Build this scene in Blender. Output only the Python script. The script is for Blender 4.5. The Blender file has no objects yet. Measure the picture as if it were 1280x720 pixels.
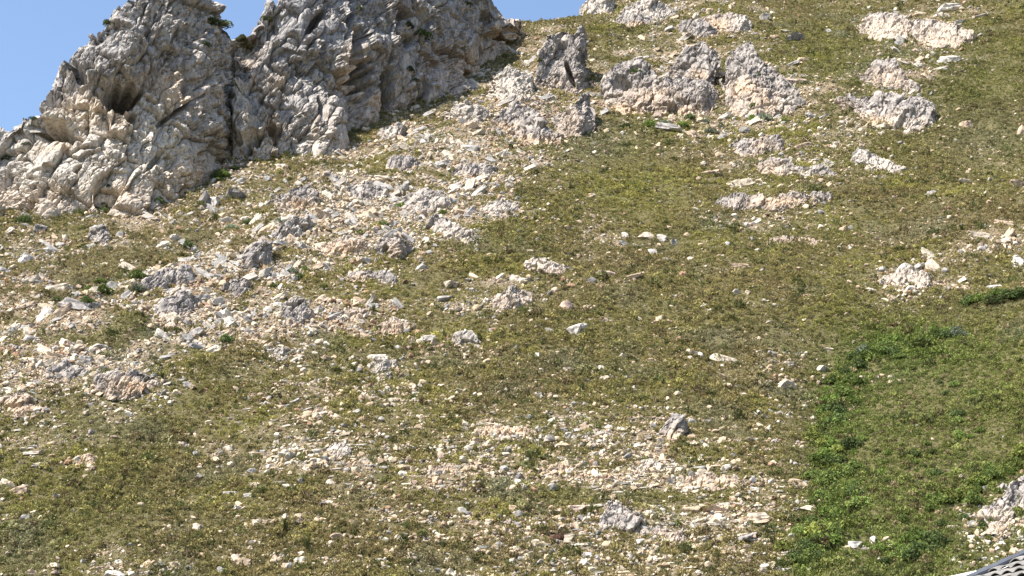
import bpy, math, random
import numpy as np
from mathutils import Matrix, Vector

random.seed(7)
rng = np.random.default_rng(11)
scene = bpy.context.scene
COL = scene.collection

# ------------------------------------------------------------------ camera, sky, sun, exposure
F = 2389.0                      # focal length in pixels of a 1280 wide picture
PITCH = math.radians(19.0)
CAM = np.array([0.0, 0.0, 1.7])
cam_data = bpy.data.cameras.new('camera')
cam_data.sensor_width = 36.0
cam_data.lens = F / 1280.0 * 36.0
cam_data.clip_start = 0.5
cam_data.clip_end = 20000.0
cam = bpy.data.objects.new('camera', cam_data)
COL.objects.link(cam)
cam.location = CAM
cam.rotation_euler = (math.pi / 2 + PITCH, 0, 0)
scene.camera = cam

SUN_EL = math.radians(55)
SUN_AZ = math.radians(-120)     # measured from +Y towards +X: from the left, a little on the camera's side
sv = np.array([math.sin(SUN_AZ) * math.cos(SUN_EL), math.cos(SUN_AZ) * math.cos(SUN_EL), math.sin(SUN_EL)])
world = bpy.data.worlds.new('World')
scene.world = world
world.use_nodes = True
wn = world.node_tree.nodes
wl = world.node_tree.links
sky = wn.new('ShaderNodeTexSky')
sky.sky_type = 'NISHITA'
sky.sun_disc = False
sky.sun_elevation = SUN_EL
sky.sun_rotation = SUN_AZ
sky.altitude = 100
sky.air_density = 1.0
sky.dust_density = 0.6
sky.ozone_density = 1.0
wl.new(sky.outputs[0], wn['Background'].inputs['Color'])
wn['Background'].inputs['Strength'].default_value = 0.10
sun_data = bpy.data.lights.new('sun', 'SUN')
sun_data.energy = 5.0
sun_data.angle = math.radians(0.5)
sun_data.color = (1.0, 0.935, 0.83)
sun = bpy.data.objects.new('sun', sun_data)
COL.objects.link(sun)
sun.rotation_euler = Vector(-sv).to_track_quat('-Z', 'Y').to_euler()
vs = scene.view_settings
vs.view_transform = 'Standard'
vs.look = 'None'
vs.gamma = 1.0
vs.use_curve_mapping = False
vs.exposure = 1.32
scene.render.engine = 'CYCLES'
scene.cycles.pixel_filter_type = 'BLACKMAN_HARRIS'
scene.cycles.filter_width = 1.5
scene.cycles.max_bounces = 5
scene.cycles.diffuse_bounces = 3
scene.cycles.transparent_max_bounces = 4

# ------------------------------------------------------------------ numpy noise
def hash3(ix, iy, iz, seed):
    h = (ix.astype(np.int64) * 374761393 + iy.astype(np.int64) * 668265263 + iz.astype(np.int64) * 2147483647 + seed * 974634077) & 0xFFFFFFFF
    h = ((h ^ (h >> 13)) * 1274126177) & 0xFFFFFFFF
    h = ((h ^ (h >> 16)) * 2246822519) & 0xFFFFFFFF
    return (h ^ (h >> 15)) & 0xFFFFFFFF

def rnd(ix, iy, iz, seed):
    return hash3(ix, iy, iz, seed) * (1.0 / 4294967295.0)

def vnoise(x, y, z, seed=0):
    x = np.asarray(x, float); y = np.asarray(y, float) + 0 * x; z = np.asarray(z, float) + 0 * x
    ix, iy, iz = np.floor(x), np.floor(y), np.floor(z)
    fx, fy, fz = x - ix, y - iy, z - iz
    ux, uy, uz = [f * f * f * (f * (f * 6 - 15) + 10) for f in (fx, fy, fz)]
    out = 0
    for dx in (0, 1):
        wx = ux if dx else 1 - ux
        for dy in (0, 1):
            wy = uy if dy else 1 - uy
            for dz in (0, 1):
                wz = uz if dz else 1 - uz
                out = out + wx * wy * wz * rnd(ix + dx, iy + dy, iz + dz, seed)
    return out * 2 - 1

def vnoise2(x, y, seed=0):
    x = np.asarray(x, float); y = np.asarray(y, float)
    ix, iy = np.floor(x), np.floor(y)
    fx, fy = x - ix, y - iy
    ux, uy = [f * f * f * (f * (f * 6 - 15) + 10) for f in (fx, fy)]
    zz = np.zeros_like(ix)
    a = rnd(ix, iy, zz, seed); b = rnd(ix + 1, iy, zz, seed)
    c = rnd(ix, iy + 1, zz, seed); d = rnd(ix + 1, iy + 1, zz, seed)
    return ((a * (1 - ux) + b * ux) * (1 - uy) + (c * (1 - ux) + d * ux) * uy) * 2 - 1

def fbm2(x, y, octaves=4, seed=0, gain=0.5):
    s, a = 0, 1.0
    for o in range(octaves):
        s = s + a * vnoise2(x * 2 ** o + 17.3 * o, y * 2 ** o - 9.1 * o, seed + o)
        a *= gain
    return s

def fbm3(P, scale, octaves=3, seed=0, gain=0.5):
    s, a = 0, 1.0
    for o in range(octaves):
        k = 2 ** o / scale
        s = s + a * vnoise(P[..., 0] * k + 5.7 * o, P[..., 1] * k, P[..., 2] * k, seed + o)
        a *= gain
    return s

def worley(Q, seed):
    """F1, F2, random value and a random facet tilt of the nearest cell"""
    x, y, z = Q[..., 0], Q[..., 1], Q[..., 2]
    ix, iy, iz = np.floor(x), np.floor(y), np.floor(z)
    f1 = np.full(x.shape, 9.0); f2 = np.full(x.shape, 9.0)
    val = np.zeros(x.shape); tilt = np.zeros(x.shape)
    for dx in (-1, 0, 1):
        for dy in (-1, 0, 1):
            for dz in (-1, 0, 1):
                cx, cy, cz = ix + dx, iy + dy, iz + dz
                h = hash3(cx, cy, cz, seed)
                rx = (h & 1023) / 1023.0; ry = ((h >> 10) & 1023) / 1023.0; rz = ((h >> 20) & 1023) / 1023.0
                px, py, pz = x - cx - rx, y - cy - ry, z - cz - rz
                d = np.sqrt(px * px + py * py + pz * pz)
                h2 = ((h ^ (h >> 7)) * 2654435761) & 0xFFFFFFFF
                v = (h2 & 1023) / 1023.0
                g1 = ((h2 >> 10) & 1023) / 511.5 - 1; g2 = ((h2 >> 20) & 1023) / 511.5 - 1
                t = px * g1 + pz * g2 + py * (g1 - g2) * 0.5
                near = d < f1
                f2 = np.where(near, f1, np.minimum(f2, d))
                val = np.where(near, v, val); tilt = np.where(near, t, tilt)
                f1 = np.where(near, d, f1)
    return f1, f2, val, tilt

def sstep(x):
    x = np.clip(x, 0, 1)
    return x * x * (3 - 2 * x)

# ------------------------------------------------------------------ picture <-> place
cp, sp = math.cos(PITCH), math.sin(PITCH)
def ray(u, v):
    a = (np.asarray(u, float) - 640) / F
    b = (360 - np.asarray(v, float)) / F
    return np.stack([a, cp - sp * b, sp + cp * b], -1)

def project(P):
    d = P - CAM
    w = d[..., 1] * cp + d[..., 2] * sp
    w = np.where(np.abs(w) < 1e-6, 1e-6, w)
    return 640 + F * d[..., 0] / w, 360 - F * (-d[..., 1] * sp + d[..., 2] * cp) / w

def on_ray(u, v, y):
    r = ray(u, v)
    return CAM + r * (np.asarray(y) / r[..., 1])[..., None]

# ------------------------------------------------------------------ the hillside's height
def h_base(x, y):
    fore = 0.15 * y + 0.4 * fbm2(x / 30, y / 30, 2, 3)
    hill = 0.80 * y - 154 + 2.6 * vnoise2(x / 62 + 3.1, y / 80, 21) + 1.3 * vnoise2(x / 24, y / 31, 22)
    hill = hill + 0.0011 * np.clip(x - 70, 0, 400) ** 2
    k = 4.0
    return np.logaddexp(fore / k, hill / k) * k

def march(u, v, fn, y0=120.0, y1=900.0, step=1.0):
    u = np.atleast_1d(np.asarray(u, float)); v = np.atleast_1d(np.asarray(v, float))
    r = ray(u, v)
    hit = np.full(u.shape, np.nan)
    prev = None
    for y in np.arange(y0, y1, step):
        P = CAM + r * (y / r[:, 1])[:, None]
        g = P[:, 2] - fn(P[:, 0], np.full(u.shape, y))
        if prev is not None:
            m = np.isnan(hit) & (g <= 0)
            hit[m] = y - step * (g[m] / np.minimum(g[m] - prev[m], -1e-6))
        prev = g
        if not np.isnan(hit).any(): break
    hit = np.where(np.isnan(hit), y1, hit)
    return CAM + r * (hit / r[:, 1])[:, None]

def seg_dist(x, y, pts):
    """distance to a polyline in plan, and the side (positive on the left of its direction)"""
    best = np.full(np.shape(x), 1e9); side = np.zeros(np.shape(x)); along = np.zeros(np.shape(x))
    n = len(pts) - 1
    for i in range(n):
        ax, ay = pts[i]; bx, by = pts[i + 1]
        dx, dy = bx - ax, by - ay
        L2 = dx * dx + dy * dy
        t = np.clip(((x - ax) * dx + (y - ay) * dy) / L2, 0, 1)
        ex, ey = x - ax - t * dx, y - ay - t * dy
        d = np.sqrt(ex * ex + ey * ey)
        m = d < best
        best = np.where(m, d, best)
        side = np.where(m, np.sign(dx * ey - dy * ex), side)
        along = np.where(m, (i + t) / n, along)
    return best, side, along

rib_px = np.array([(738, 30), (705, 75), (640, 135), (560, 170), (480, 215), (400, 255), (330, 315), (240, 350), (170, 372), (60, 425), (0, 458), (-160, 560)], float)
RIB = march(rib_px[:, 0], rib_px[:, 1], h_base, step=2.0)[:, :2]
gul_px = np.array([(1040, 428), (1026, 480), (1022, 540), (1030, 610), (1005, 680), (985, 740)], float)
GUL = march(gul_px[:, 0], gul_px[:, 1], h_base, step=2.0)[:, :2]
GUL = np.vstack([GUL, GUL[-1] + (GUL[-1] - GUL[-2]) * 3])
spc_px = np.array([(1020, 440), (1060, 428), (1120, 408), (1200, 383), (1290, 356), (1500, 300)], float)
SPC = march(spc_px[:, 0], spc_px[:, 1], h_base, step=2.0)[:, :2]

def h_mid(x, y):
    z = h_base(x, y)
    d, s, a = seg_dist(x, y, RIB[::1])
    left = s < 0                      # the rib runs from top right to bottom left: its far side
    d_s = np.where(left, d, -d)
    fade = sstep((a - 0.0) / 0.12)
    fade = fade * sstep((y - 195) / 45.0)
    z = z + fade * (4.2 * np.exp(-(d / 9.0) ** 2) * (0.75 + 0.5 * vnoise2(x / 9, y / 9, 31)) - 5.0 * sstep(d_s / 18.0))
    # the spur beyond the gully
    dg, sg, _ = seg_dist(x, y, GUL)
    dgs = np.where(sg > 0, dg, -dg)
    dc, sc, _ = seg_dist(x, y, SPC)
    dcs = np.where(sc < 0, dc, -dc)
    z = z + 7.5 * sstep((y - 195) / 45.0) * sstep(dgs / 45.0) * sstep((dcs + 3) / 16.0) - 1.6 * np.exp(-(dg / 6.0) ** 2)
    return z

# line behind which the mountain falls away: hidden in the cliffs, then the saddle, then out of the frame
cr_px = np.array([(-700, 420), (-200, 297), (0, 258), (100, 256), (200, 244), (250, 228), (300, 178), (345, 176), (390, 168), (440, 150), (500, 112), (560, 92), (600, 70), (640, 20), (690, 17), (728, 13), (745, -12), (800, -60)], float)
CR = march(cr_px[:, 0], cr_px[:, 1], h_mid, step=2.0)[:, :2]
CR[:13, 1] += 3.0
order = np.argsort(CR[:, 0])
CRX = np.concatenate([CR[order, 0], [CR[order[-1], 0] + 40, CR[order[-1], 0] + 200]])
CRY = np.concatenate([CR[order, 1], [720, 760]])

def H(x, y):
    z = h_mid(x, y)
    dy = y - np.interp(x, CRX, CRY)
    z = z - 1.5 * np.logaddexp(0, dy / 3.0) * 3.0
    far = sstep((y - 100) / 100)
    z = z + far * (0.55 * fbm2(x / 7.5, y / 6.0, 3, 41) + 0.20 * fbm2(x / 2.2, y / 2.0, 2, 47))
    return np.where(y > 900, np.maximum(z, -40), np.maximum(z, -40))

GX0, GX1, GY0, GY1, GS = -280.0, 280.0, 100.0, 780.0, 1.0
gx = np.arange(GX0, GX1 + 0.1, GS); gy = np.arange(GY0, GY1 + 0.1, GS)
GXX, GYY = np.meshgrid(gx, gy)
HG = H(GXX, GYY)
def Hl(x, y):
    fx = np.clip((np.asarray(x) - GX0) / GS, 0, len(gx) - 1.001); fy = np.clip((np.asarray(y) - GY0) / GS, 0, len(gy) - 1.001)
    ix = fx.astype(int); iy = fy.astype(int)
    tx, ty = fx - ix, fy - iy
    return (HG[iy, ix] * (1 - tx) + HG[iy, ix + 1] * tx) * (1 - ty) + (HG[iy + 1, ix] * (1 - tx) + HG[iy + 1, ix + 1] * tx) * ty

def place(u, v):
    return march(u, v, Hl, 130.0, 770.0, 1.0)

# ------------------------------------------------------------------ where bare rock shows on the slope (cells of 40 px, 0..9)
DENS = """
00000000000000023224545331365431
00000000000000356544555531145521
00000000000003567656666653244210
00000000000045678755566654454211
00000000044566664211234434421122
77777665445677765211123334321123
66655555456777654221112443221111
54433335677776433344122321133455
55324667765543343323311211156654
65556777666544432111121111242100
45667765465444311211111120000000
56666543355433222222223233000000
55443213444322222222222222000000
44321223455434555455532222001000
44311234455446666666654332000001
32111123343322223345555543000013
11111112232333345666656542110023
23233323232223345554443332110012
""".split()
DENS = [row.ljust(32, '0')[:32] for row in DENS]
DM = np.array([[int(c) for c in r] for r in DENS], float) / 9.0
def dens(u, v):
    fx = np.clip(np.asarray(u) / 40 - 0.5, 0, 30.999); fy = np.clip(np.asarray(v) / 40 - 0.5, 0, 16.999)
    ix, iy = fx.astype(int), fy.astype(int)
    tx, ty = fx - ix, fy - iy
    dv = np.asarray(v) - np.interp(u, rib_px[::-1, 0], rib_px[::-1, 1])
    rib = 0.30 * np.exp(-((dv - 22) / 52) ** 2) * (np.asarray(u) < 690)
    return rib + (DM[iy, ix] * (1 - tx) + DM[iy, ix + 1] * tx) * (1 - ty) + (DM[iy + 1, ix] * (1 - tx) + DM[iy + 1, ix + 1] * tx) * ty

def patchy(x, y):
    """clustering of stones: bands along the contour broken into heaps"""
    lowb = sstep((330 - y) / 60)
    return (1 - lowb) * 0.62 * fbm2(x / 16, y / 6.5, 3, 61) + lowb * 0.55 * fbm2(x / 30 + y / 60, y / 3.6 + x / 60, 3, 63) + 0.5 * vnoise2(x / 4.5, y / 3.2, 67)

# ------------------------------------------------------------------ object helpers
def mesh_obj(name, verts, faces, mat, parent=None, smooth=False):
    me = bpy.data.meshes.new(name)
    verts = np.asarray(verts, np.float32)
    if isinstance(faces, np.ndarray):
        nf, k = faces.shape
        me.vertices.add(len(verts)); me.vertices.foreach_set('co', verts.ravel())
        me.loops.add(nf * k); me.loops.foreach_set('vertex_index', faces.astype(np.int32).ravel())
        me.polygons.add(nf)
        me.polygons.foreach_set('loop_start', np.arange(0, nf * k, k, dtype=np.int32))
        me.polygons.foreach_set('loop_total', np.full(nf, k, np.int32))
        me.update(calc_edges=True)
    else:
        me.from_pydata(verts.tolist(), [], faces); me.update()
    me.polygons.foreach_set('use_smooth', np.full(len(me.polygons), smooth))
    if mat: me.materials.append(mat)
    o = bpy.data.objects.new(name, me)
    COL.objects.link(o)
    if parent: o.parent = parent
    return o

def attr(o, name, vals):
    a = o.data.attributes.new(name, 'FLOAT', 'POINT')
    a.data.foreach_set('value', np.asarray(vals, np.float32).ravel())

def tag(o, label=None, cat=None, group=None, kind=None):
    if label: o['label'] = label
    if cat: o['category'] = cat
    if group: o['group'] = group
    if kind: o['kind'] = kind
    return o

def empty(name, loc, label, cat, group=None):
    e = bpy.data.objects.new(name, None)
    e.empty_display_size = 0.2
    COL.objects.link(e); e.location = loc
    return tag(e, label, cat, group)

def link_mesh(name, me, parent=None):
    o = bpy.data.objects.new(name, me); COL.objects.link(o)
    if parent: o.parent = parent
    return o

# ------------------------------------------------------------------ materials
def new_mat(name):
    m = bpy.data.materials.new(name); m.use_nodes = True
    n = m.node_tree.nodes; l = m.node_tree.links
    b = n['Principled BSDF']
    b.inputs['Roughness'].default_value = 0.9
    b.inputs['Specular IOR Level'].default_value = 0.15
    return m, n, l, b

def N(n, t, **k):
    x = n.new(t)
    for a, v in k.items(): setattr(x, a, v)
    return x

def ramp(n, l, src, stops):
    r = n.new('ShaderNodeValToRGB'); l.new(src, r.inputs[0])
    e = r.color_ramp.elements
    while len(e) > 1: e.remove(e[0])
    e[0].position = stops[0][0]; e[0].color = (*stops[0][1], 1)
    for p, c in stops[1:]:
        q = e.new(p); q.color = (*c, 1)
    return r.outputs[0]

def mix(n, l, fac, a, b, mode='MIX'):
    x = n.new('ShaderNodeMix'); x.data_type = 'RGBA'; x.blend_type = mode
    for s, v in ((0, fac), (6, a), (7, b)):
        if hasattr(v, 'links'): l.new(v, x.inputs[s])
        else: x.inputs[s].default_value = v if s == 0 else (*v, 1)
    return x.outputs[2]

def noise(n, l, co, scale, detail=4, rough=0.6, out=0, dist=0.0):
    t = n.new('ShaderNodeTexNoise'); t.inputs['Scale'].default_value = scale
    t.inputs['Detail'].default_value = detail; t.inputs['Roughness'].default_value = rough; t.inputs['Distortion'].default_value = dist
    l.new(co, t.inputs['Vector'])
    return t.outputs[out]

def math_(n, l, op, a, b=None, c=None, clamp=False):
    x = n.new('ShaderNodeMath'); x.operation = op; x.use_clamp = clamp
    for i, v in enumerate((a, b, c)):
        if v is None: continue
        if hasattr(v, 'links'): l.new(v, x.inputs[i])
        else: x.inputs[i].default_value = v
    return x.outputs[0]

def rock_material(name, world_coords):
    m, n, l, b = new_mat(name)
    geo = n.new('ShaderNodeNewGeometry')
    co = geo.outputs['Position']
    mp = n.new('ShaderNodeMapping'); l.new(co, mp.inputs[0])
    mp.inputs['Rotation'].default_value = (0.2, 0.55, 0.1); mp.inputs['Scale'].default_value = (1.0, 1.0, 0.38)
    st = mp.outputs[0]
    big = noise(n, l, co, 0.075, 4, 0.6)
    med = noise(n, l, st, 0.55, 5, 0.65, dist=0.6)
    fine = noise(n, l, st, 2.4, 5, 0.7)
    grey = ramp(n, l, med, [(0.32, (0.13, 0.128, 0.135)), (0.45, (0.235, 0.228, 0.23)), (0.58, (0.345, 0.33, 0.32)), (0.75, (0.46, 0.435, 0.40))])
    warmc = ramp(n, l, fine, [(0.3, (0.34, 0.235, 0.145)), (0.5, (0.48, 0.375, 0.27)), (0.7, (0.57, 0.485, 0.39))])
    paler = ramp(n, l, fine, [(0.3, (0.36, 0.34, 0.315)), (0.55, (0.48, 0.455, 0.415)), (0.75, (0.58, 0.55, 0.50))])
    aw = N(n, 'ShaderNodeAttribute', attribute_name='warm'); ap = N(n, 'ShaderNodeAttribute', attribute_name='pale')
    wfac = math_(n, l, 'ADD', math_(n, l, 'MULTIPLY_ADD', big, 2.4, -1.48, True), math_(n, l, 'MULTIPLY', aw.outputs['Fac'], math_(n, l, 'MULTIPLY_ADD', med, 2.2, -0.1, True)), clamp=True)
    pfac = math_(n, l, 'MULTIPLY', ap.outputs['Fac'], math_(n, l, 'MULTIPLY_ADD', med, 2.4, -0.2, True), clamp=True)
    c = mix(n, l, wfac, grey, warmc)
    c = mix(n, l, pfac, c, paler)
    oi = n.new('ShaderNodeObjectInfo')
    c = mix(n, l, 1.0, c, oi.outputs['Color'], 'MULTIPLY')
    spec = ramp(n, l, noise(n, l, st, 1.5, 5, 0.75), [(0.36, (0.36, 0.355, 0.37)), (0.46, (0.82, 0.82, 0.82)), (0.54, (1.05, 1.04, 1.03)), (0.68, (1.35, 1.33, 1.3))])
    c = mix(n, l, 0.85, c, spec, 'MULTIPLY')
    l.new(c, b.inputs['Base Color'])
    bp = n.new('ShaderNodeBump'); bp.inputs['Strength'].default_value = 0.55; bp.inputs['Distance'].default_value = 0.2
    l.new(noise(n, l, st, 3.2, 5, 0.7), bp.inputs['Height']); l.new(bp.outputs[0], b.inputs['Normal'])
    return m

M_ROCK = rock_material('weathered_rock', True)

def soil_material():
    m, n, l, b = new_mat('hillside_soil')
    geo = n.new('ShaderNodeNewGeometry'); co = geo.outputs['Position']
    a = N(n, 'ShaderNodeAttribute', attribute_name='rocky')
    n1 = noise(n, l, co, 0.16, 5, 0.65); n2 = noise(n, l, co, 1.1, 5, 0.7); n3 = noise(n, l, co, 4.5, 4, 0.7)
    litter = ramp(n, l, n2, [(0.3, (0.06, 0.05, 0.026)), (0.5, (0.105, 0.088, 0.046)), (0.7, (0.17, 0.14, 0.08))])
    green = ramp(n, l, n1, [(0.35, (0.08, 0.074, 0.030)), (0.6, (0.105, 0.10, 0.040)), (0.8, (0.14, 0.12, 0.06))])
    veg = mix(n, l, 0.5, litter, green)
    grav = ramp(n, l, n3, [(0.30, (0.08, 0.06, 0.04)), (0.48, (0.215, 0.162, 0.112)), (0.70, (0.40, 0.325, 0.24))])
    fac = math_(n, l, 'ADD', math_(n, l, 'MULTIPLY', a.outputs['Fac'], 1.5), math_(n, l, 'MULTIPLY_ADD', n2, 1.8, -1.45), clamp=True)
    l.new(mix(n, l, fac, veg, grav), b.inputs['Base Color'])
    bp = n.new('ShaderNodeBump'); bp.inputs['Strength'].default_value = 0.8; bp.inputs['Distance'].default_value = 0.3
    l.new(n3, bp.inputs['Height']); l.new(bp.outputs[0], b.inputs['Normal'])
    return m
M_SOIL = soil_material()

def leaf_material(name, instanced, col=None):
    m, n, l, b = new_mat(name)
    oi = n.new('ShaderNodeObjectInfo')
    if instanced:
        a = N(n, 'ShaderNodeAttribute', attribute_name='tint'); a.attribute_type = 'INSTANCER'
        c = a.outputs['Color']
    else:
        c = oi.outputs['Color']
    geo = n.new('ShaderNodeNewGeometry')
    r1 = math_(n, l, 'MULTIPLY_ADD', oi.outputs['Random'], 0.75, 0.68)
    r2 = math_(n, l, 'MULTIPLY_ADD', geo.outputs['Random Per Island'], 0.4, 0.82)
    v = math_(n, l, 'MULTIPLY', r1, r2)
    hs = n.new('ShaderNodeHueSaturation')
    l.new(c, hs.inputs['Color']); l.new(v, hs.inputs['Value'])
    l.new(math_(n, l, 'MULTIPLY_ADD', geo.outputs['Random Per Island'], 0.04, 0.48), hs.inputs['Hue'])
    l.new(hs.outputs[0], b.inputs['Base Color'])
    tr = n.new('ShaderNodeBsdfTranslucent'); l.new(hs.outputs[0], tr.inputs[0])
    ms = n.new('ShaderNodeMixShader'); ms.inputs[0].default_value = 0.25
    l.new(b.outputs[0], ms.inputs[1]); l.new(tr.outputs[0], ms.inputs[2])
    l.new(ms.outputs[0], n['Material Output'].inputs[0])
    return m
M_SCRUB = leaf_material('scrub_leaves', True)
M_BUSH = leaf_material('bush_leaves', False)

def plain(name, col, rough=0.8, nscale=20, var=0.25):
    m, n, l, b = new_mat(name)
    geo = n.new('ShaderNodeNewGeometry')
    t = noise(n, l, geo.outputs['Position'], nscale, 5, 0.65)
    lo = tuple(x * (1 - var) for x in col); hi = tuple(min(1, x * (1 + var)) for x in col)
    l.new(ramp(n, l, t, [(0.3, lo), (0.7, hi)]), b.inputs['Base Color'])
    b.inputs['Roughness'].default_value = rough
    return m
M_STEM = plain('bark', (0.09, 0.065, 0.045))
M_TILE = plain('concrete_tile', (0.19, 0.182, 0.172), 0.8, 3.5, 0.35)
M_CAP = plain('ridge_cap_tile', (0.06, 0.068, 0.085), 0.7, 3, 0.3)
M_WHITE = plain('white_paint', (0.78, 0.77, 0.75), 0.5, 5, 0.05)
M_WALL = plain('plaster', (0.62, 0.58, 0.5), 0.85, 4, 0.08)
M_GLASS = plain('window_glass', (0.03, 0.035, 0.04), 0.08, 2, 0.1)

# ------------------------------------------------------------------ the ground
def axis(lo, hi, step, far_lo, far_hi):
    a = list(np.arange(lo, hi + 0.01, step))
    s, p = step, hi
    while p < far_hi:
        s *= 1.35; p += s; a.append(p)
    s, p = step, lo
    while p > far_lo:
        s *= 1.35; p -= s; a.insert(0, p)
    return np.array(a)

ax = axis(-190, 190, 1.0, -6000, 6000); ay = axis(205, 640, 1.0, 204, 9000)
ay = np.concatenate([[-1600, -900, -500, -280, -200, -140, -100], np.arange(-80, 203.9, 4.0), ay[ay > 203.9]])
TX, TY = np.meshgrid(ax, ay)
TZ = H(TX, TY)
inner = (TX >= GX0) & (TX <= GX1) & (TY >= GY0) & (TY <= GY1)
nx, ny = len(ax), len(ay)
idx = np.arange(nx * ny).reshape(ny, nx)
faces = np.stack([idx[:-1, :-1], idx[:-1, 1:], idx[1:, 1:], idx[1:, :-1]], -1).reshape(-1, 4)
tv = np.stack([TX, TY, TZ], -1).reshape(-1, 3)
hill = mesh_obj('hillside', tv, faces, M_SOIL, smooth=True)
tag(hill, 'steep scrub covered mountainside with bands of bare stony ground', kind='structure')
tu, tvv = project(tv)
dd = np.where(tv[:, 1] > 150, dens(tu, tvv), 0.1)
attr(hill, 'rocky', np.clip(dd * 0.95 + 0.55 * np.minimum(dd * 2.5, 1) * patchy(tv[:, 0], tv[:, 1]), 0, 1))

# ------------------------------------------------------------------ rock faces
TILT = np.array(Matrix.Rotation(math.radians(24), 3, 'Y') @ Matrix.Rotation(math.radians(-14), 3, 'X'))
def joints(P, s, seed, stretch, lean, warp):
    """blocks cut by three sets of joints: offset of the block a point is in, and closeness to a joint"""
    R_ = np.array(Matrix.Rotation(math.radians(lean), 3, 'Y') @ Matrix.Rotation(math.radians(-12), 3, 'X') @ Matrix.Rotation(math.radians(25 * math.sin(seed)), 3, 'Z'))
    Q = (P + warp * s * np.stack([fbm3(P, s * 1.1, 2, seed + 1), fbm3(P, s * 1.1, 2, seed + 2), fbm3(P, s * 1.1, 2, seed + 3)], -1)) @ R_
    c = Q[..., 2] / (s * stretch)
    ic0 = np.floor(Q[..., 0] / s)
    c = c + rnd(ic0, ic0 * 0, ic0 * 0, seed + 4)
    ic = np.floor(c); fc = c - ic
    b = Q[..., 1] / (s * 1.3) + 0.5 * rnd(ic, ic0 * 0, ic0 * 0, seed + 5); ib = np.floor(b)
    a_ = Q[..., 0] / s; ia = np.floor(a_); fa = a_ - ia
    v = rnd(ia, ib, ic, seed + 6) - 0.5
    g1 = rnd(ia, ib, ic, seed + 7) - 0.5; g2 = rnd(ia, ib, ic, seed + 8) - 0.5
    edge = np.minimum(np.minimum(fa, 1 - fa), np.minimum(fc, 1 - fc) * stretch)
    return v + 1.3 * (g1 * (fa - 0.5) + g2 * (fc - 0.5)), edge

def rock_relief(P, big, seed, stretch=2.0):
    W = P + 0.06 * big * np.stack([fbm3(P, big * 0.5, 3, seed + 1), fbm3(P, big * 0.5, 3, seed + 2), fbm3(P, big * 0.5, 3, seed + 3)], -1)
    Q = W @ TILT
    Q = Q * np.array([1.0, 1.0, 1.0 / stretch])
    d = 0.15 * big * fbm3(P * np.array([1, 1, 0.45]), big * 1.3, 2, seed + 9)
    broken = sstep(0.55 + 1.1 * fbm3(P, big * 0.55, 2, seed + 77))      # shattered places between smooth faces
    for k, (s, a, cr, w) in enumerate(((big, 0.30, 0.10, 0.03), (big * 0.42, 0.20, 0.09, 0.045), (big * 0.18, 0.105, 0.05, 0.06), (big * 0.08, 0.048, 0.02, 0.08))):
        v, e = joints(P, s, seed + 100 + 17 * k, stretch, 16 + 7 * k, 0.30)
        m = 1.0 if k < 2 else 0.18 + 0.95 * broken
        d = d + big * m * (a * v - cr * np.exp(-e / w))
    for k, (s, a, cr, w) in enumerate(((big * 0.6, 0.06, 0.05, 0.03), (big * 0.14, 0.030, 0.025, 0.05))):
        f1, f2, v, t = worley(Q / s, seed + 20 + k)
        d = d + big * (0.25 + 0.75 * broken) * (a * ((v - 0.5) * 0.8 + 1.0 * t) - cr * np.exp(-(f2 - f1) / w))
    return d + 0.008 * big * fbm3(P, big * 0.05, 2, seed + 50)

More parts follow.
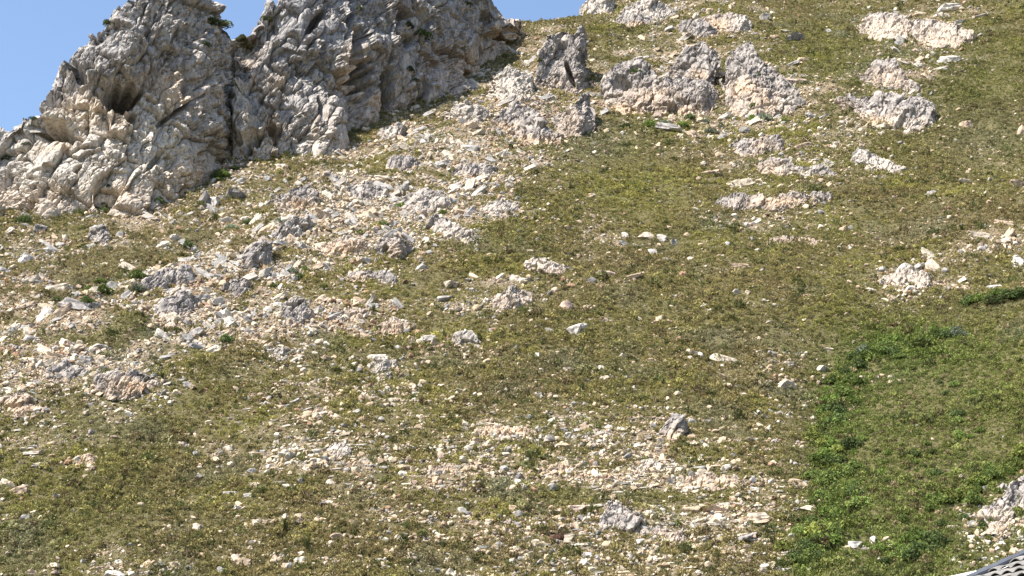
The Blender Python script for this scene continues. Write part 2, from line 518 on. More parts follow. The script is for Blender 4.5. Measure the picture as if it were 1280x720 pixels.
def crag(name, base, top, lean=0.4, thick=None, drop=0.0, big=5.0, seed=0, feats=(), warm=(), pale=(), amp=1.0, step=1.1, stretch=2.0, sink=0.18, deep=()):
    """a rock face standing on the slope: foot and top line are given where they stand on the hill; goes back into the hill or, with drop, down its rear side"""
    base = np.array(base, float); top = np.array(top, float)
    u = np.arange(base[0, 0], base[-1, 0] + 0.01, step)
    vb = np.interp(u, base[:, 0], base[:, 1]); vt = np.minimum(np.interp(u, top[:, 0], top[:, 1]), vb - 1.0)
    B = march(u, vb, h_mid, 200.0, 770.0, 1.0) if drop else place(u, vb)
    # smooth the foot line's distance so the face is one wall
    k = 61 if drop else 9; ker = np.ones(k) / k
    by = np.convolve(np.pad(B[:, 1], k // 2, mode='edge'), ker, 'valid')
    hgt = (vb - vt) / F * by
    ytop = by + lean * hgt
    for (du0, du1, dy) in deep:
        w = sstep((u - du0) / (du1 - du0)) if du1 > du0 else sstep((du0 - u) / (du0 - du1))
        ytop = ytop + dy * w; by = by + dy * w
    Bp = on_ray(u, vb, by); Tp = on_ray(u, vt, ytop)
    nv = int(max(10, np.max(vb - vt) / step * 1.15))
    t = np.linspace(-sink, 1, nv)
    bulge = np.sin(np.clip(t, 0, 1) * math.pi) * 0.05
    front = Bp[None] * (1 - t[:, None, None]) + Tp[None] * t[:, None, None]
    front[:, :, 1] -= bulge[:, None] * hgt[None]
    nb = max(8, nv // 4)
    tb = np.linspace(0, 1, nb + 1)[1:]
    if thick is None: thick_arr = hgt * 0.9 + 1.5
    else: thick_arr = np.full(len(u), thick) if np.isscalar(thick) else thick
    back = Tp[None] + np.zeros((nb, 1, 1))
    dirv = Tp / np.linalg.norm(Tp[:, :2], axis=1)[:, None]
    back = back + dirv[None] * np.array([1, 1, 0]) * (thick_arr[None, :] * tb[:, None])[..., None]
    back[:, :, 2] -= (tb[:, None] ** 1.6) * (hgt[None] * drop + 0.25 * hgt[None] + 0.6)
    G = np.concatenate([front, back], 0)
    du_ = np.gradient(G, axis=1); dv_ = np.gradient(G, axis=0)
    nrm = np.cross(du_, dv_); nrm /= np.linalg.norm(nrm, axis=2, keepdims=True) + 1e-9
    d = rock_relief(G, big, seed, stretch) * amp
    lift = np.zeros(d.shape)
    if drop: d = d + 2.6 * fbm3(G * np.array([1, 1, 0.35]), 17.0, 2, seed + 80)
    gu, gv = project(G)
    isf = np.concatenate([np.ones(nv), np.linspace(1, 0.3, nb)])[:, None]
    for (fu, fv, ru, rv, dep, ang) in feats:
        ca, sa = math.cos(math.radians(ang)), math.sin(math.radians(ang))
        wob = 1 + 0.25 * np.sin(gu * 0.35 + fv) * np.cos(gv * 0.3 + fu)
        X = ((gu - fu) * ca - (gv - fv) * sa) / (ru * wob); Y = ((gu - fu) * sa + (gv - fv) * ca) / (rv * wob)
        msk = np.exp(-((X * X + Y * Y) ** 4)) * isf
        d = d + dep * (1.9 if dep < 0 else 1.2) * msk
        if dep < 0 and drop and ru > rv: lift = lift - 0.3 * dep * msk
    # ends die into the slope
    n = len(u)
    endf = np.minimum(np.arange(n), np.arange(n)[::-1]) / max(3.0, n * 0.05)
    d = d - (1 - sstep(endf))[None] * 0.5 * big * 0.4
    G = G + nrm * d[..., None]
    G[..., 2] += lift
    ny_, nx_ = G.shape[:2]
    ii = np.arange(nx_ * ny_).reshape(ny_, nx_)
    fc = np.stack([ii[:-1, :-1], ii[:-1, 1:], ii[1:, 1:], ii[1:, :-1]], -1).reshape(-1, 4)
    V = G.reshape(-1, 3)
    org = np.array([V[:, 0].mean(), by.mean(), Bp[:, 2].min()])
    o = mesh_obj(name, V - org, fc, M_ROCK)
    o.location = org
    def blobs(lst):
        w = np.zeros(V.shape[0]); uu, vv = gu.reshape(-1), gv.reshape(-1)
        for (cx, cy, rx, ry, s) in lst: w = w + s * np.exp(-((uu - cx) / rx) ** 2 - ((vv - cy) / ry) ** 2)
        return np.clip(w, 0, 1)
    foot = np.exp(-np.clip(np.concatenate([t, np.ones(nb)]), 0, 1) / 0.16)[:, None] * np.ones((1, nx_))
    attr(o, 'warm', np.clip(blobs(warm) + 0.45 * foot.reshape(-1), 0, 1))
    attr(o, 'pale', np.clip(blobs(pale) + 0.12 * foot.reshape(-1), 0, 1))
    return o, V

CLIFFS = []
o, V = crag('cliff',
    [(-200, 305), (0, 264), (60, 262), (130, 262), (200, 252), (250, 236), (275, 208), (298, 186)],
    [(-200, 262), (-60, 190), (0, 158), (40, 142), (62, 104), (80, 75), (113, 48), (154, 5), (172, -12), (210, -26), (246, -6), (258, 2), (272, 22), (284, 45), (298, 110)],
    lean=0.34, thick=16, drop=1.2, big=12.0, seed=5, step=0.95, stretch=1.7,
    feats=[(152, 124, 27, 14, -7.0, 12), (165, 150, 8, 9, -2.5, 0), (66, 163, 24, 10, -4.5, -6), (92, 172, 12, 4, -2.5, -18), (150, 100, 34, 10, 2.0, 10), (66, 148, 26, 7, 1.6, -5),
           (96, 92, 6, 22, -3.2, 32), (138, 42, 16, 7, -2.4, 30), (222, 140, 30, 4, -2.2, 32), (98, 214, 5, 5, -2.0, 0), (205, 170, 26, 26, 0.8, 0), (190, 205, 4, 22, -1.4, -38), (165, 0, 4, 10, -1.6, 0), (240, 110, 4, 40, -1.2, 10)],
    deep=[(266, 298, 4.0), (70, -60, 12.0)],
    warm=[(210, 95, 30, 20, 0.6), (215, 125, 30, 16, 0.9), (120, 150, 40, 18, 0.6), (70, 185, 34, 12, 0.9), (95, 140, 30, 20, 0.7), (160, 165, 30, 20, 0.5), (240, 215, 40, 25, 0.9), (30, 245, 60, 16, 0.5), (150, 245, 70, 14, 0.6)],
    pale=[(205, 160, 36, 34, 1.0), (90, 150, 40, 22, 0.9), (40, 220, 60, 44, 0.7), (180, 205, 60, 44, 0.8), (110, 215, 50, 40, 0.3), (300, 150, 14, 40, 0.6)])
tag(o, 'tall grey rock pinnacle with two dark shadowed overhangs at the cliff line', 'cliff'); CLIFFS.append(V); o.color = (1.08, 1.05, 1.02, 1)
o, V = crag('cliff',
    [(278, 196), (300, 200), (345, 204), (390, 196), (440, 176), (475, 146), (500, 142), (520, 142), (560, 122), (600, 96), (640, 62), (664, 42)],
    [(278, 60), (286, 36), (300, 32), (330, 15), (357, -2), (400, -40), (480, -62), (560, -48), (608, -12), (622, 9), (636, 17), (650, 24), (664, 39)],
    lean=0.42, thick=18, drop=1.2, big=11.0, seed=15, step=0.95, stretch=2.3,
    feats=[(455, 98, 13, 26, -7.5, 14), (486, 110, 9, 26, -8.0, 4), (470, 60, 22, 14, 1.5, 0), (396, 24, 20, 6, -3.6, 55), (508, 14, 20, 6, -3.2, -10), (533, 26, 6, 22, -3.0, 25), (512, 48, 10, 8, -2.0, 30),
           (548, 72, 18, 5, -3.0, -35), (575, 66, 16, 5, -2.6, -30), (590, 92, 10, 8, -2.0, 0), (612, 20, 10, 9, -2.4, 0), (622, 42, 14, 6, -2.4, -10), (304, 150, 12, 44, 3.0, 12), (318, 178, 14, 6, -3.0, 40),
           (340, 108, 20, 4, -2.2, 30), (344, 158, 6, 16, -2.4, 10), (438, 20, 5, 24, -2.0, -10), (446, 52, 6, 22, -2.2, -6), (536, 110, 4, 16, -2.6, 0), (372, 190, 3, 20, -1.2, 4), (404, 132, 4, 16, -1.6, 0)],
    deep=[(290, 276, 3.0)],
    warm=[(440, 82, 12, 26, 1.0), (344, 162, 9, 20, 1.0), (600, 80, 40, 20, 0.6), (470, 125, 20, 10, 0.7), (640, 40, 30, 20, 0.8), (305, 60, 20, 30, 0.4), (340, 96, 26, 8, 0.6)],
    pale=[(300, 140, 14, 40, 0.6), (345, 100, 30, 20, 0.4), (400, 185, 40, 20, 0.5), (330, 180, 40, 20, 0.4)])
tag(o, 'broad grey crag of vertical fluted rock with narrow dark clefts beside the pinnacle', 'cliff'); CLIFFS.append(V); o.color = (0.98, 0.965, 0.96, 1)

CRAGS = [
 # name, label, foot, top, kwargs
 ('rock_tower', 'tall split grey rock tower at the top of the stony rib below the saddle',
  [(668, 108), (690, 106), (705, 112), (722, 118), (738, 104)], [(668, 96), (676, 62), (690, 40), (704, 36), (716, 42), (728, 31), (734, 40), (738, 84)], dict(big=2.8, lean=0.25, seed=31, feats=[(712, 92, 3, 16, -2.2, 20), (702, 60, 9, 12, -1.0, 0), (733, 80, 4, 20, -1.6, 0)])),
 ('rock_outcrop', 'rounded grey slab with an orange foot under the split tower',
  [(612, 160), (640, 172), (672, 184), (706, 180)], [(612, 150), (630, 136), (648, 128), (660, 130), (680, 148), (700, 170), (706, 174)], dict(big=2.6, lean=0.7, seed=32, warm=[(670, 178, 40, 8, 1.0), (632, 158, 14, 6, 0.9)])),
 ('rock_outcrop', 'domed pinkish grey rock beside the rounded slab under the split tower',
  [(690, 162), (706, 172), (726, 172), (744, 164)], [(690, 152), (698, 140), (712, 136), (726, 118), (736, 116), (744, 150)], dict(big=2.2, lean=0.5, seed=33, warm=[(712, 150, 16, 20, 0.4)])),
 ('rock_outcrop', 'wide grey crag with a hollow at its upper left and an orange brown foot',
  [(750, 124), (760, 134), (790, 146), (820, 150), (850, 146), (878, 142), (905, 128)], [(750, 116), (758, 96), (772, 80), (795, 72), (812, 80), (824, 98), (850, 92), (880, 100), (905, 120)], dict(big=3.0, lean=0.6, seed=34, stretch=1.6, feats=[(778, 104, 10, 6, -2.0, 20), (746, 120, 4, 8, -1.5, 0), (842, 138, 8, 8, -1.2, 0)], warm=[(780, 140, 26, 10, 1.0), (815, 118, 30, 12, 0.6), (850, 140, 30, 10, 0.6)])),
 ('rock_outcrop', 'pointed grey crag with a dark right flank rising behind the wide crag',
  [(836, 98), (860, 106), (885, 112), (906, 112)], [(836, 92), (850, 74), (862, 60), (880, 50), (893, 62), (902, 74), (906, 96)], dict(big=2.6, lean=0.3, seed=35, feats=[(900, 96, 5, 16, -2.0, 0)], warm=[(874, 94, 10, 8, 0.6)])),
 ('rock_outcrop', 'tall stepped grey crag sloping down to the right of the pointed crag',
  [(906, 134), (930, 146), (960, 150), (990, 144), (1012, 134)], [(906, 84), (918, 60), (938, 52), (948, 66), (970, 82), (992, 108), (1004, 122), (1012, 130)], dict(big=2.6, lean=0.75, seed=36, warm=[(930, 110, 20, 12, 0.8), (960, 130, 20, 14, 0.6)], pale=[(985, 125, 20, 14, 0.6)])),
 ('rock_outcrop', 'pinkish grey triangular outcrop alone in green scrub',
  [(1072, 102), (1095, 108), (1125, 114), (1152, 116)], [(1072, 96), (1088, 86), (1100, 76), (1118, 73), (1128, 88), (1144, 104), (1152, 113)], dict(big=2.0, lean=0.6, seed=37, warm=[(1110, 98, 30, 12, 0.5)])),
 ('rock_outcrop', 'long rounded grey outcrop with cream boulders at its foot below the triangular outcrop',
  [(1036, 134), (1060, 142), (1085, 152), (1110, 160), (1140, 166), (1174, 150)], [(1036, 128), (1050, 122), (1075, 120), (1098, 114), (1120, 114), (1145, 118), (1164, 132), (1174, 148)], dict(big=2.6, lean=0.6, seed=38, warm=[(1050, 134, 14, 10, 0.7), (1090, 152, 30, 8, 0.8)], pale=[(1140, 155, 30, 12, 0.7)])),
 ('rock_outcrop', 'low dark grey outcrop with a reddish right half in mid slope grass',
  [(906, 188), (930, 196), (955, 194), (980, 188)], [(906, 180), (922, 172), (940, 174), (960, 169), (972, 168), (980, 180)], dict(big=1.8, lean=0.5, seed=39, warm=[(955, 182, 16, 8, 0.6)])),
 ('rock_outcrop', 'long row of grey and cream blocks below the dark grey outcrop',
  [(944, 214), (975, 220), (1010, 224), (1048, 220)], [(944, 206), (960, 200), (985, 203), (1000, 206), (1030, 208), (1048, 214)], dict(big=1.9, lean=0.4, seed=40, pale=[(1000, 214, 40, 8, 0.5)], warm=[(965, 212, 20, 8, 0.6)])),
 ('rock_outcrop', 'long low ledge grey at one end and pink along the rest on the open slope',
  [(890, 256), (915, 264), (950, 262), (990, 260), (1020, 256), (1044, 250)], [(890, 250), (902, 244), (925, 240), (960, 244), (985, 240), (1010, 242), (1030, 241), (1044, 246)], dict(big=1.9, lean=0.5, seed=41, warm=[(975, 252, 45, 8, 0.8)])),
 ('rock_outcrop', 'thin flat tan ledge lying across the green slope',
  [(960, 302), (985, 307), (1015, 307), (1042, 304)], [(960, 299), (980, 296), (1000, 295), (1020, 297), (1042, 301)], dict(big=1.1, lean=0.6, seed=42, warm=[(1000, 301, 40, 6, 0.8)])),
 ('rock_outcrop', 'brown grey jointed outcrop with a pale foot at the lower end of the rib',
  [(116, 490), (140, 498), (170, 496), (206, 486)], [(116, 480), (126, 470), (145, 466), (170, 460), (192, 466), (206, 480)], dict(big=2.0, lean=0.3, seed=43, stretch=2.6, warm=[(165, 484, 30, 12, 0.9)])),
 ('rock_outcrop', 'upright grey fin of rock on the rib crest',
  [(302, 330), (318, 337), (332, 336), (344, 326)], [(302, 322), (312, 308), (326, 302), (338, 304), (344, 318)], dict(big=1.7, lean=0.3, seed=44, stretch=3.2)),
 ('rock_outcrop', 'grey rock slab with an orange stained face in the scree above the rib',
  [(336, 258), (352, 264), (378, 268), (400, 256)], [(336, 250), (350, 242), (372, 232), (386, 230), (400, 246)], dict(big=1.9, lean=0.5, seed=45, warm=[(374, 256, 14, 8, 1.0)])),
 ('rock_outcrop', 'long pale grey slab dipping to the right on the rib',
  [(530, 288), (555, 300), (580, 306), (606, 306)], [(530, 280), (545, 268), (560, 272), (580, 284), (598, 296), (606, 302)], dict(big=1.9, lean=0.6, seed=46, pale=[(570, 290, 40, 14, 0.6)])),
 ('rock_outcrop', 'stubby brown grey tower with a dark notch on the rib flank',
  [(468, 316), (484, 322), (500, 328), (522, 314)], [(468, 308), (478, 294), (494, 290), (510, 300), (522, 308)], dict(big=1.8, lean=0.3, seed=47, feats=[(482, 314, 4, 6, -1.2, 0)], warm=[(498, 312, 14, 12, 0.5)])),
 ('rock_outcrop', 'pinkish grey flat slab with a broken right edge on the rib flank',
  [(428, 350), (455, 354), (480, 356), (498, 356)], [(428, 346), (445, 338), (470, 337), (490, 340), (498, 350)], dict(big=1.5, lean=0.6, seed=48, warm=[(450, 350, 20, 6, 0.6)])),
 ('rock_outcrop', 'grey rock ridge with steep broken face beside orange gravel on the rib',
  [(332, 300), (350, 304), (372, 300), (394, 286)], [(332, 294), (346, 282), (366, 272), (384, 270), (394, 280)], dict(big=1.9, lean=0.5, seed=49, pale=[(376, 286, 16, 12, 0.5)])),
 ('rock_outcrop', 'dark and pale grey blocky rock on the rib flank above olive scrub',
  [(350, 400), (365, 408), (380, 408), (392, 398)], [(350, 392), (358, 378), (370, 374), (384, 384), (392, 392)], dict(big=1.7, lean=0.5, seed=50)),
 ('rock_outcrop', 'cream jointed outcrop alone on the open slope below the rib',
  [(654, 338), (672, 343), (695, 343), (720, 338)], [(654, 333), (666, 324), (680, 322), (700, 328), (720, 333)], dict(big=1.5, lean=0.5, seed=51, warm=[(686, 334, 34, 8, 0.8)], pale=[(686, 332, 34, 8, 0.9)])),
 ('rock_outcrop', 'fractured cream and pink outcrop with crumbling left end on the open slope',
  [(604, 382), (625, 390), (645, 388), (668, 378)], [(604, 376), (620, 366), (640, 356), (655, 360), (668, 372)], dict(big=1.5, lean=0.5, seed=52, warm=[(640, 376, 34, 12, 0.7)], pale=[(640, 372, 34, 12, 0.6)])),
 ('rock_outcrop', 'ribbed pale outcrop of upright slabs on the open slope above the rock bands',
  [(560, 430), (580, 436), (600, 436), (616, 430)], [(560, 424), (572, 416), (588, 415), (602, 424), (616, 427)], dict(big=1.4, lean=0.4, seed=53, stretch=3.0, pale=[(585, 426, 26, 10, 0.6)])),
 ('rock_outcrop', 'upright tan grey rock standing above the stony band',
  [(822, 546), (836, 552), (850, 552), (862, 540)], [(822, 540), (832, 524), (844, 517), (854, 522), (862, 532)], dict(big=1.5, lean=0.3, seed=54, stretch=2.6, warm=[(842, 545, 16, 8, 0.6)])),
 ('rock_outcrop', 'blue grey blocky outcrop in the lowest stony band',
  [(748, 662), (765, 672), (790, 674), (812, 668)], [(748, 648), (758, 630), (774, 626), (790, 636), (804, 646), (812, 660)], dict(big=1.5, lean=0.6, seed=55)),
 ('rock_outcrop', 'layered tan and grey slanting ledge right of the blue grey outcrop',
  [(800, 672), (825, 678), (850, 678), (872, 672)], [(800, 660), (820, 656), (845, 660), (872, 667)], dict(big=1.1, lean=0.6, seed=56, stretch=3.0, warm=[(835, 668, 30, 8, 0.5)])),
 ('rock_outcrop', 'flat pinkish ledge of thin layers at the left end of the lowest stony band',
  [(608, 664), (635, 672), (665, 670), (700, 664)], [(608, 658), (630, 650), (660, 651), (685, 655), (700, 659)], dict(big=1.1, lean=0.8, seed=57, warm=[(650, 660, 50, 10, 0.6)])),
 ('rock_outcrop', 'grey topped outcrop with cream broken foot above the tiled roof',
  [(1214, 662), (1235, 666), (1262, 660), (1290, 652), (1330, 640)], [(1214, 652), (1232, 636), (1252, 616), (1266, 598), (1280, 590), (1300, 584), (1330, 600)], dict(big=1.9, lean=0.7, seed=58, warm=[(1250, 652, 40, 12, 0.8)], pale=[(1250, 645, 40, 18, 0.7)])),
 ('rock_outcrop', 'cream banded ledge of broken blocks high on the upper slope',
  [(1074, 44), (1100, 52), (1130, 50), (1150, 44)], [(1074, 36), (1085, 20), (1105, 14), (1130, 18), (1150, 34)], dict(big=1.9, lean=0.9, seed=59, warm=[(1110, 36, 40, 12, 0.7)], pale=[(1110, 34, 40, 16, 0.6)])),
 ('rock_outcrop', 'wide pinkish cream ledge beside the banded ledge high on the upper slope',
  [(1140, 52), (1165, 58), (1195, 60), (1220, 52)], [(1140, 40), (1150, 26), (1175, 24), (1200, 30), (1220, 44)], dict(big=1.9, lean=0.9, seed=60, warm=[(1180, 44, 40, 14, 0.8)], pale=[(1180, 40, 40, 16, 0.6)])),
 ('rock_outcrop', 'bright white rocks breaking the skyline above the saddle',
  [(724, 16), (738, 20), (755, 18), (770, 12)], [(724, 11), (732, 2), (745, -8), (760, -10), (770, 2)], dict(big=1.6, lean=0.4, seed=61, pale=[(745, 8, 40, 20, 1.0)])),
 ('rock_outcrop', 'grey white rock row along the top of the slope beside the skyline rocks',
  [(776, 20), (800, 26), (825, 26), (848, 22)], [(776, 12), (790, 2), (812, -2), (834, 4), (848, 14)], dict(big=1.9, lean=0.6, seed=62, pale=[(812, 12, 40, 16, 0.6)])),
 ('rock_outcrop', 'low rounded grey ledge with tan foot below the skyline rocks',
  [(768, 30), (785, 34), (805, 34), (820, 28)], [(768, 24), (780, 17), (800, 17), (812, 20), (820, 25)], dict(big=1.6, lean=0.5, seed=63, warm=[(795, 31, 24, 4, 0.8)])),
 ('rock_outcrop', 'dark grey hummock of rock low on the upper slope',
  [(848, 40), (865, 47), (882, 48), (898, 42)], [(848, 34), (858, 26), (875, 24), (890, 32), (898, 38)], dict(big=1.6, lean=0.6, seed=64)),
 ('rock_outcrop', 'tan outcrop with a white cracked right end beside the dark grey hummock',
  [(876, 32), (900, 40), (925, 44), (942, 40)], [(876, 24), (892, 16), (912, 18), (928, 18), (940, 30), (942, 36)], dict(big=1.9, lean=0.5, seed=65, warm=[(895, 30, 20, 10, 0.8)], pale=[(928, 30, 14, 12, 0.9)])),
 ('rock_outcrop', 'pale tan crumbling outcrop in a stony patch across the bowl above the spur',
  [(1108, 356), (1130, 364), (1152, 364), (1176, 352)], [(1108, 346), (1120, 338), (1140, 334), (1160, 340), (1176, 347)], dict(big=1.4, lean=0.9, seed=66, warm=[(1140, 352, 40, 12, 0.8)], pale=[(1140, 350, 40, 12, 0.8)])),
 ('rock_outcrop', 'white blocky outcrop row beside green scrub below the long rounded outcrop',
  [(1062, 204), (1085, 216), (1110, 218), (1136, 214)], [(1062, 196), (1074, 184), (1090, 188), (1112, 200), (1136, 208)], dict(big=1.6, lean=0.7, seed=67, pale=[(1100, 205, 40, 14, 0.9)])),
 ('rock_outcrop', 'orange streaked low outcrop in scrub left of the lower slope',
  [(84, 580), (98, 584), (114, 582), (122, 576)], [(84, 575), (96, 568), (110, 569), (122, 573)], dict(big=0.9, lean=0.4, seed=68, stretch=3.0, warm=[(100, 576, 26, 12, 1.0)])),
 ('rock_outcrop', 'pale grey knobbly boulder outcrop with an orange corner on the lower slope',
  [(404, 567), (418, 573), (432, 572), (440, 564)], [(404, 561), (412, 552), (424, 550), (436, 556), (440, 561)], dict(big=1.1, lean=0.4, seed=69, pale=[(424, 560, 20, 10, 0.7)])),
 ('rock_outcrop', 'grey ridge of fins running down the lower rib',
  [(176, 364), (200, 366), (225, 358), (246, 348)], [(176, 354), (194, 340), (215, 334), (235, 334), (246, 342)], dict(big=1.8, lean=0.4, seed=70, stretch=2.6)),
 ('rock_outcrop', 'grey slab stack with shadowed joints on the lower rib',
  [(190, 396), (212, 400), (234, 396), (252, 384)], [(190, 388), (205, 374), (222, 364), (240, 366), (252, 376)], dict(big=1.8, lean=0.5, seed=71, stretch=2.6)),
 ('rock_outcrop', 'three upright grey fins close together on the rib above olive scrub',
  [(278, 366), (292, 372), (306, 372), (318, 362)], [(278, 358), (288, 348), (302, 344), (314, 350), (318, 358)], dict(big=1.5, lean=0.3, seed=72, stretch=3.4)),
 ('rock_outcrop', 'grey rock knob in grass between the cliff foot and the rib',
  [(108, 302), (122, 308), (132, 308), (140, 300)], [(108, 294), (118, 284), (128, 279), (137, 288), (140, 294)], dict(big=1.3, lean=0.4, seed=73)),
 ('rock_outcrop', 'grey humped rock with striped joints near the cliff foot on the rib',
  [(482, 212), (500, 216), (518, 214), (530, 206)], [(482, 204), (494, 195), (510, 191), (524, 198), (530, 202)], dict(big=1.6, lean=0.5, seed=74, stretch=2.6)),
 ('rock_outcrop', 'pale rock under the broad crag where its clefts end',
  [(470, 174), (485, 180), (500, 178), (512, 168)], [(470, 166), (482, 156), (496, 152), (508, 158), (512, 163)], dict(big=1.5, lean=0.5, seed=75, pale=[(490, 168, 20, 12, 0.6)])),
 ('rock_outcrop', 'flat topped grey ledge with orange underside high on the rib',
  [(562, 222), (585, 226), (606, 224), (622, 214)], [(562, 214), (575, 206), (595, 203), (612, 206), (622, 210)], dict(big=1.5, lean=0.5, seed=76, warm=[(590, 222, 26, 5, 0.8)])),
 ('rock_ledge', 'long low pinkish ledge of broken stone above the olive strip of the lower slope',
  [(516, 592), (560, 595), (600, 593), (644, 590)], [(516, 587), (560, 579), (600, 581), (644, 586)], dict(big=1.1, lean=0.8, seed=81, stretch=1.2, warm=[(580, 588, 70, 12, 0.8)])),
 ('rock_ledge', 'pink tan ledge continuing the long low ledge to its right',
  [(652, 596), (700, 601), (744, 596)], [(652, 589), (692, 582), (744, 590)], dict(big=1.1, lean=0.8, seed=82, stretch=1.2, warm=[(700, 592, 60, 12, 1.0)])),
 ('rock_ledge', 'cream knuckled ledge in the middle stony band',
  [(788, 590), (815, 594), (840, 590)], [(788, 583), (810, 574), (840, 584)], dict(big=1.1, lean=0.6, seed=83, pale=[(815, 584, 30, 12, 0.8)], warm=[(815, 584, 30, 12, 0.6)])),
 ('rock_ledge', 'stepped tan ledge under the upright tan grey rock',
  [(846, 606), (890, 613), (934, 606)], [(846, 600), (886, 591), (934, 600)], dict(big=1.1, lean=0.8, seed=84, warm=[(890, 602, 50, 12, 0.8)])),
 ('rock_ledge', 'short tan ledge in the uppermost stony band of the lower slope',
  [(588, 544), (630, 549), (672, 544)], [(588, 539), (622, 532), (672, 539)], dict(big=1.0, lean=0.8, seed=85, warm=[(630, 540, 50, 10, 0.9)])),
 ('rock_ledge', 'pale crumbly ledge right of the short tan ledge',
  [(700, 552), (740, 556), (784, 552)], [(700, 546), (740, 539), (784, 546)], dict(big=1.0, lean=0.8, seed=86, pale=[(740, 548, 50, 10, 0.7)])),
 ('rock_outcrop', 'tan split outcrop with grey top at the left lower end of the rib',
  [(-14, 512), (20, 520), (62, 510)], [(-14, 502), (22, 488), (62, 500)], dict(big=1.6, lean=0.6, seed=87, warm=[(20, 506, 40, 14, 0.8)])),
 ('rock_outcrop', 'grey and tan blocks in a heap left of the brown grey jointed outcrop',
  [(56, 474), (86, 480), (116, 470)], [(56, 464), (86, 450), (116, 460)], dict(big=1.6, lean=0.6, seed=88)),
 ('rock_outcrop', 'cream blocky outcrop in the scattered rocks below the rib flank',
  [(455, 463), (475, 470), (498, 462)], [(455, 456), (474, 445), (498, 454)], dict(big=1.3, lean=0.5, seed=89, pale=[(475, 456, 26, 12, 0.8)])),
 ('rock_outcrop', 'pale knobbly outcrop left of the cream blocky one below the rib flank',
  [(332, 446), (352, 452), (372, 444)], [(332, 440), (352, 431), (372, 438)], dict(big=1.2, lean=0.5, seed=90, pale=[(352, 440, 26, 12, 0.5)])),
 ('rock_outcrop', 'low tan outcrop under the flat pinkish slab of the rib flank',
  [(420, 400), (450, 408), (486, 400)], [(420, 393), (450, 384), (486, 393)], dict(big=1.4, lean=0.7, seed=91, warm=[(450, 398, 40, 12, 0.7)])),
 ('rock_outcrop', 'broad flat tan slab with a cracked lower edge at the rib flank end',
  [(470, 420), (495, 424), (522, 414)], [(470, 412), (490, 398), (522, 406)], dict(big=1.5, lean=0.8, seed=92, warm=[(495, 412, 30, 12, 0.8)])),
 ('rock_ledge', 'long thin tan ledge at the very bottom of the left slope',
  [(126, 710), (178, 715), (230, 710)], [(126, 706), (178, 700), (230, 705)], dict(big=0.9, lean=0.8, seed=93, warm=[(178, 706, 60, 10, 0.9)])),
 ('rock_outcrop', 'pale fractured face in the upper rib below the domed pinkish rock',
  [(556, 150), (585, 160), (612, 152)], [(556, 142), (582, 124), (612, 138)], dict(big=1.9, lean=0.6, seed=94, pale=[(582, 142, 40, 16, 0.8)])),
 ('rock_outcrop', 'cream white rubble face left of the split tower',
  [(610, 122), (640, 130), (668, 120)], [(610, 108), (634, 84), (668, 96)], dict(big=1.9, lean=0.9, seed=95, pale=[(640, 108, 40, 20, 1.0)])),
 ('rock_outcrop', 'grey cream blocks stacked on the mid rib above the long pale slab',
  [(500, 262), (530, 270), (566, 258)], [(500, 250), (530, 234), (566, 246)], dict(big=1.7, lean=0.7, seed=96, pale=[(530, 252, 40, 14, 0.5)])),
 ('rock_outcrop', 'low grey blocks on the mid rib beside the humped striped rock',
  [(430, 246), (456, 254), (486, 244)], [(430, 236), (456, 224), (486, 234)], dict(big=1.6, lean=0.7, seed=97)),
 ('rock_outcrop', 'tan grey ragged blocks on the rib flank right of the grey rock ridge',
  [(400, 318), (430, 326), (462, 316)], [(400, 308), (430, 294), (462, 306)], dict(big=1.6, lean=0.8, seed=98, warm=[(430, 312, 40, 12, 0.9)])),
 ('rock_outcrop', 'bent row of pale rocks at the right margin of the rib',
  [(600, 266), (624, 274), (652, 262)], [(600, 258), (624, 246), (652, 254)], dict(big=1.4, lean=0.7, seed=99, pale=[(625, 260, 36, 12, 0.7)])),
]
for name, label, base, top, kw in CRAGS:
    kw['lean'] = kw['lean'] + (0.15 if kw['lean'] < 0.36 else 0.35)
    o, V = crag(name, base, top, step=0.9, amp=0.95, **dict(kw, big=kw['big'] * 1.7))
    o.color = (0.98, 0.925, 0.88, 1)
    tag(o, label, 'rock', 'rock outcrops on the mountainside')
    CLIFFS.append(V)

# ------------------------------------------------------------------ boulders
def ico(sub):
    import bmesh
    bm = bmesh.new(); bmesh.ops.create_icosphere(bm, subdivisions=sub, radius=1.0)
    bm.verts.ensure_lookup_table()
    v = np.array([x.co[:] for x in bm.verts]); f = np.array([[w.index for w in x.verts] for x in bm.faces])
    bm.free(); return v, f
ICO = {k: ico(k) for k in (1, 2, 3)}

def boulder_mesh(seed, sub, squash=(1, 1, 1), planes=13, rough=0.06, layers=0.0):
    r = np.random.default_rng(seed)
    d, f = ICO[sub]
    nrm = np.concatenate([np.repeat(np.eye(3), 2, 0) * np.array([1, -1] * 3)[:, None] + r.normal(0, 0.22, (6, 3)), r.normal(size=(max(1, planes - 6), 3))])
    nrm /= np.linalg.norm(nrm, axis=1)[:, None]
    h = np.concatenate([r.uniform(0.55, 0.95, 6), r.uniform(0.72, 1.1, max(1, planes - 6))])
    dots = d @ nrm.T
    rad = np.min(np.where(dots > 0.05, h[None] / np.maximum(dots, 0.05), 9), axis=1)
    rad = np.minimum(rad, 1.5)
    p = d * rad[:, None]
    rad2 = 1 + rough * 2 * fbm3(p + seed * 3.1, 0.55, 3, seed)
    if layers:
        a = r.normal(size=3); a /= np.linalg.norm(a)
        rad2 = rad2 + layers * (np.abs(((p @ a) * 3.2 + 0.4 * fbm3(p, 0.8, 2, seed + 5)) % 1 - 0.5) - 0.25)
    p = p * rad2[:, None] * np.array(squash)
    me = bpy.data.meshes.new('boulder')
    me.from_pydata(p.tolist(), [], f.tolist()); me.update()
    me.materials.append(M_ROCK)
    return me

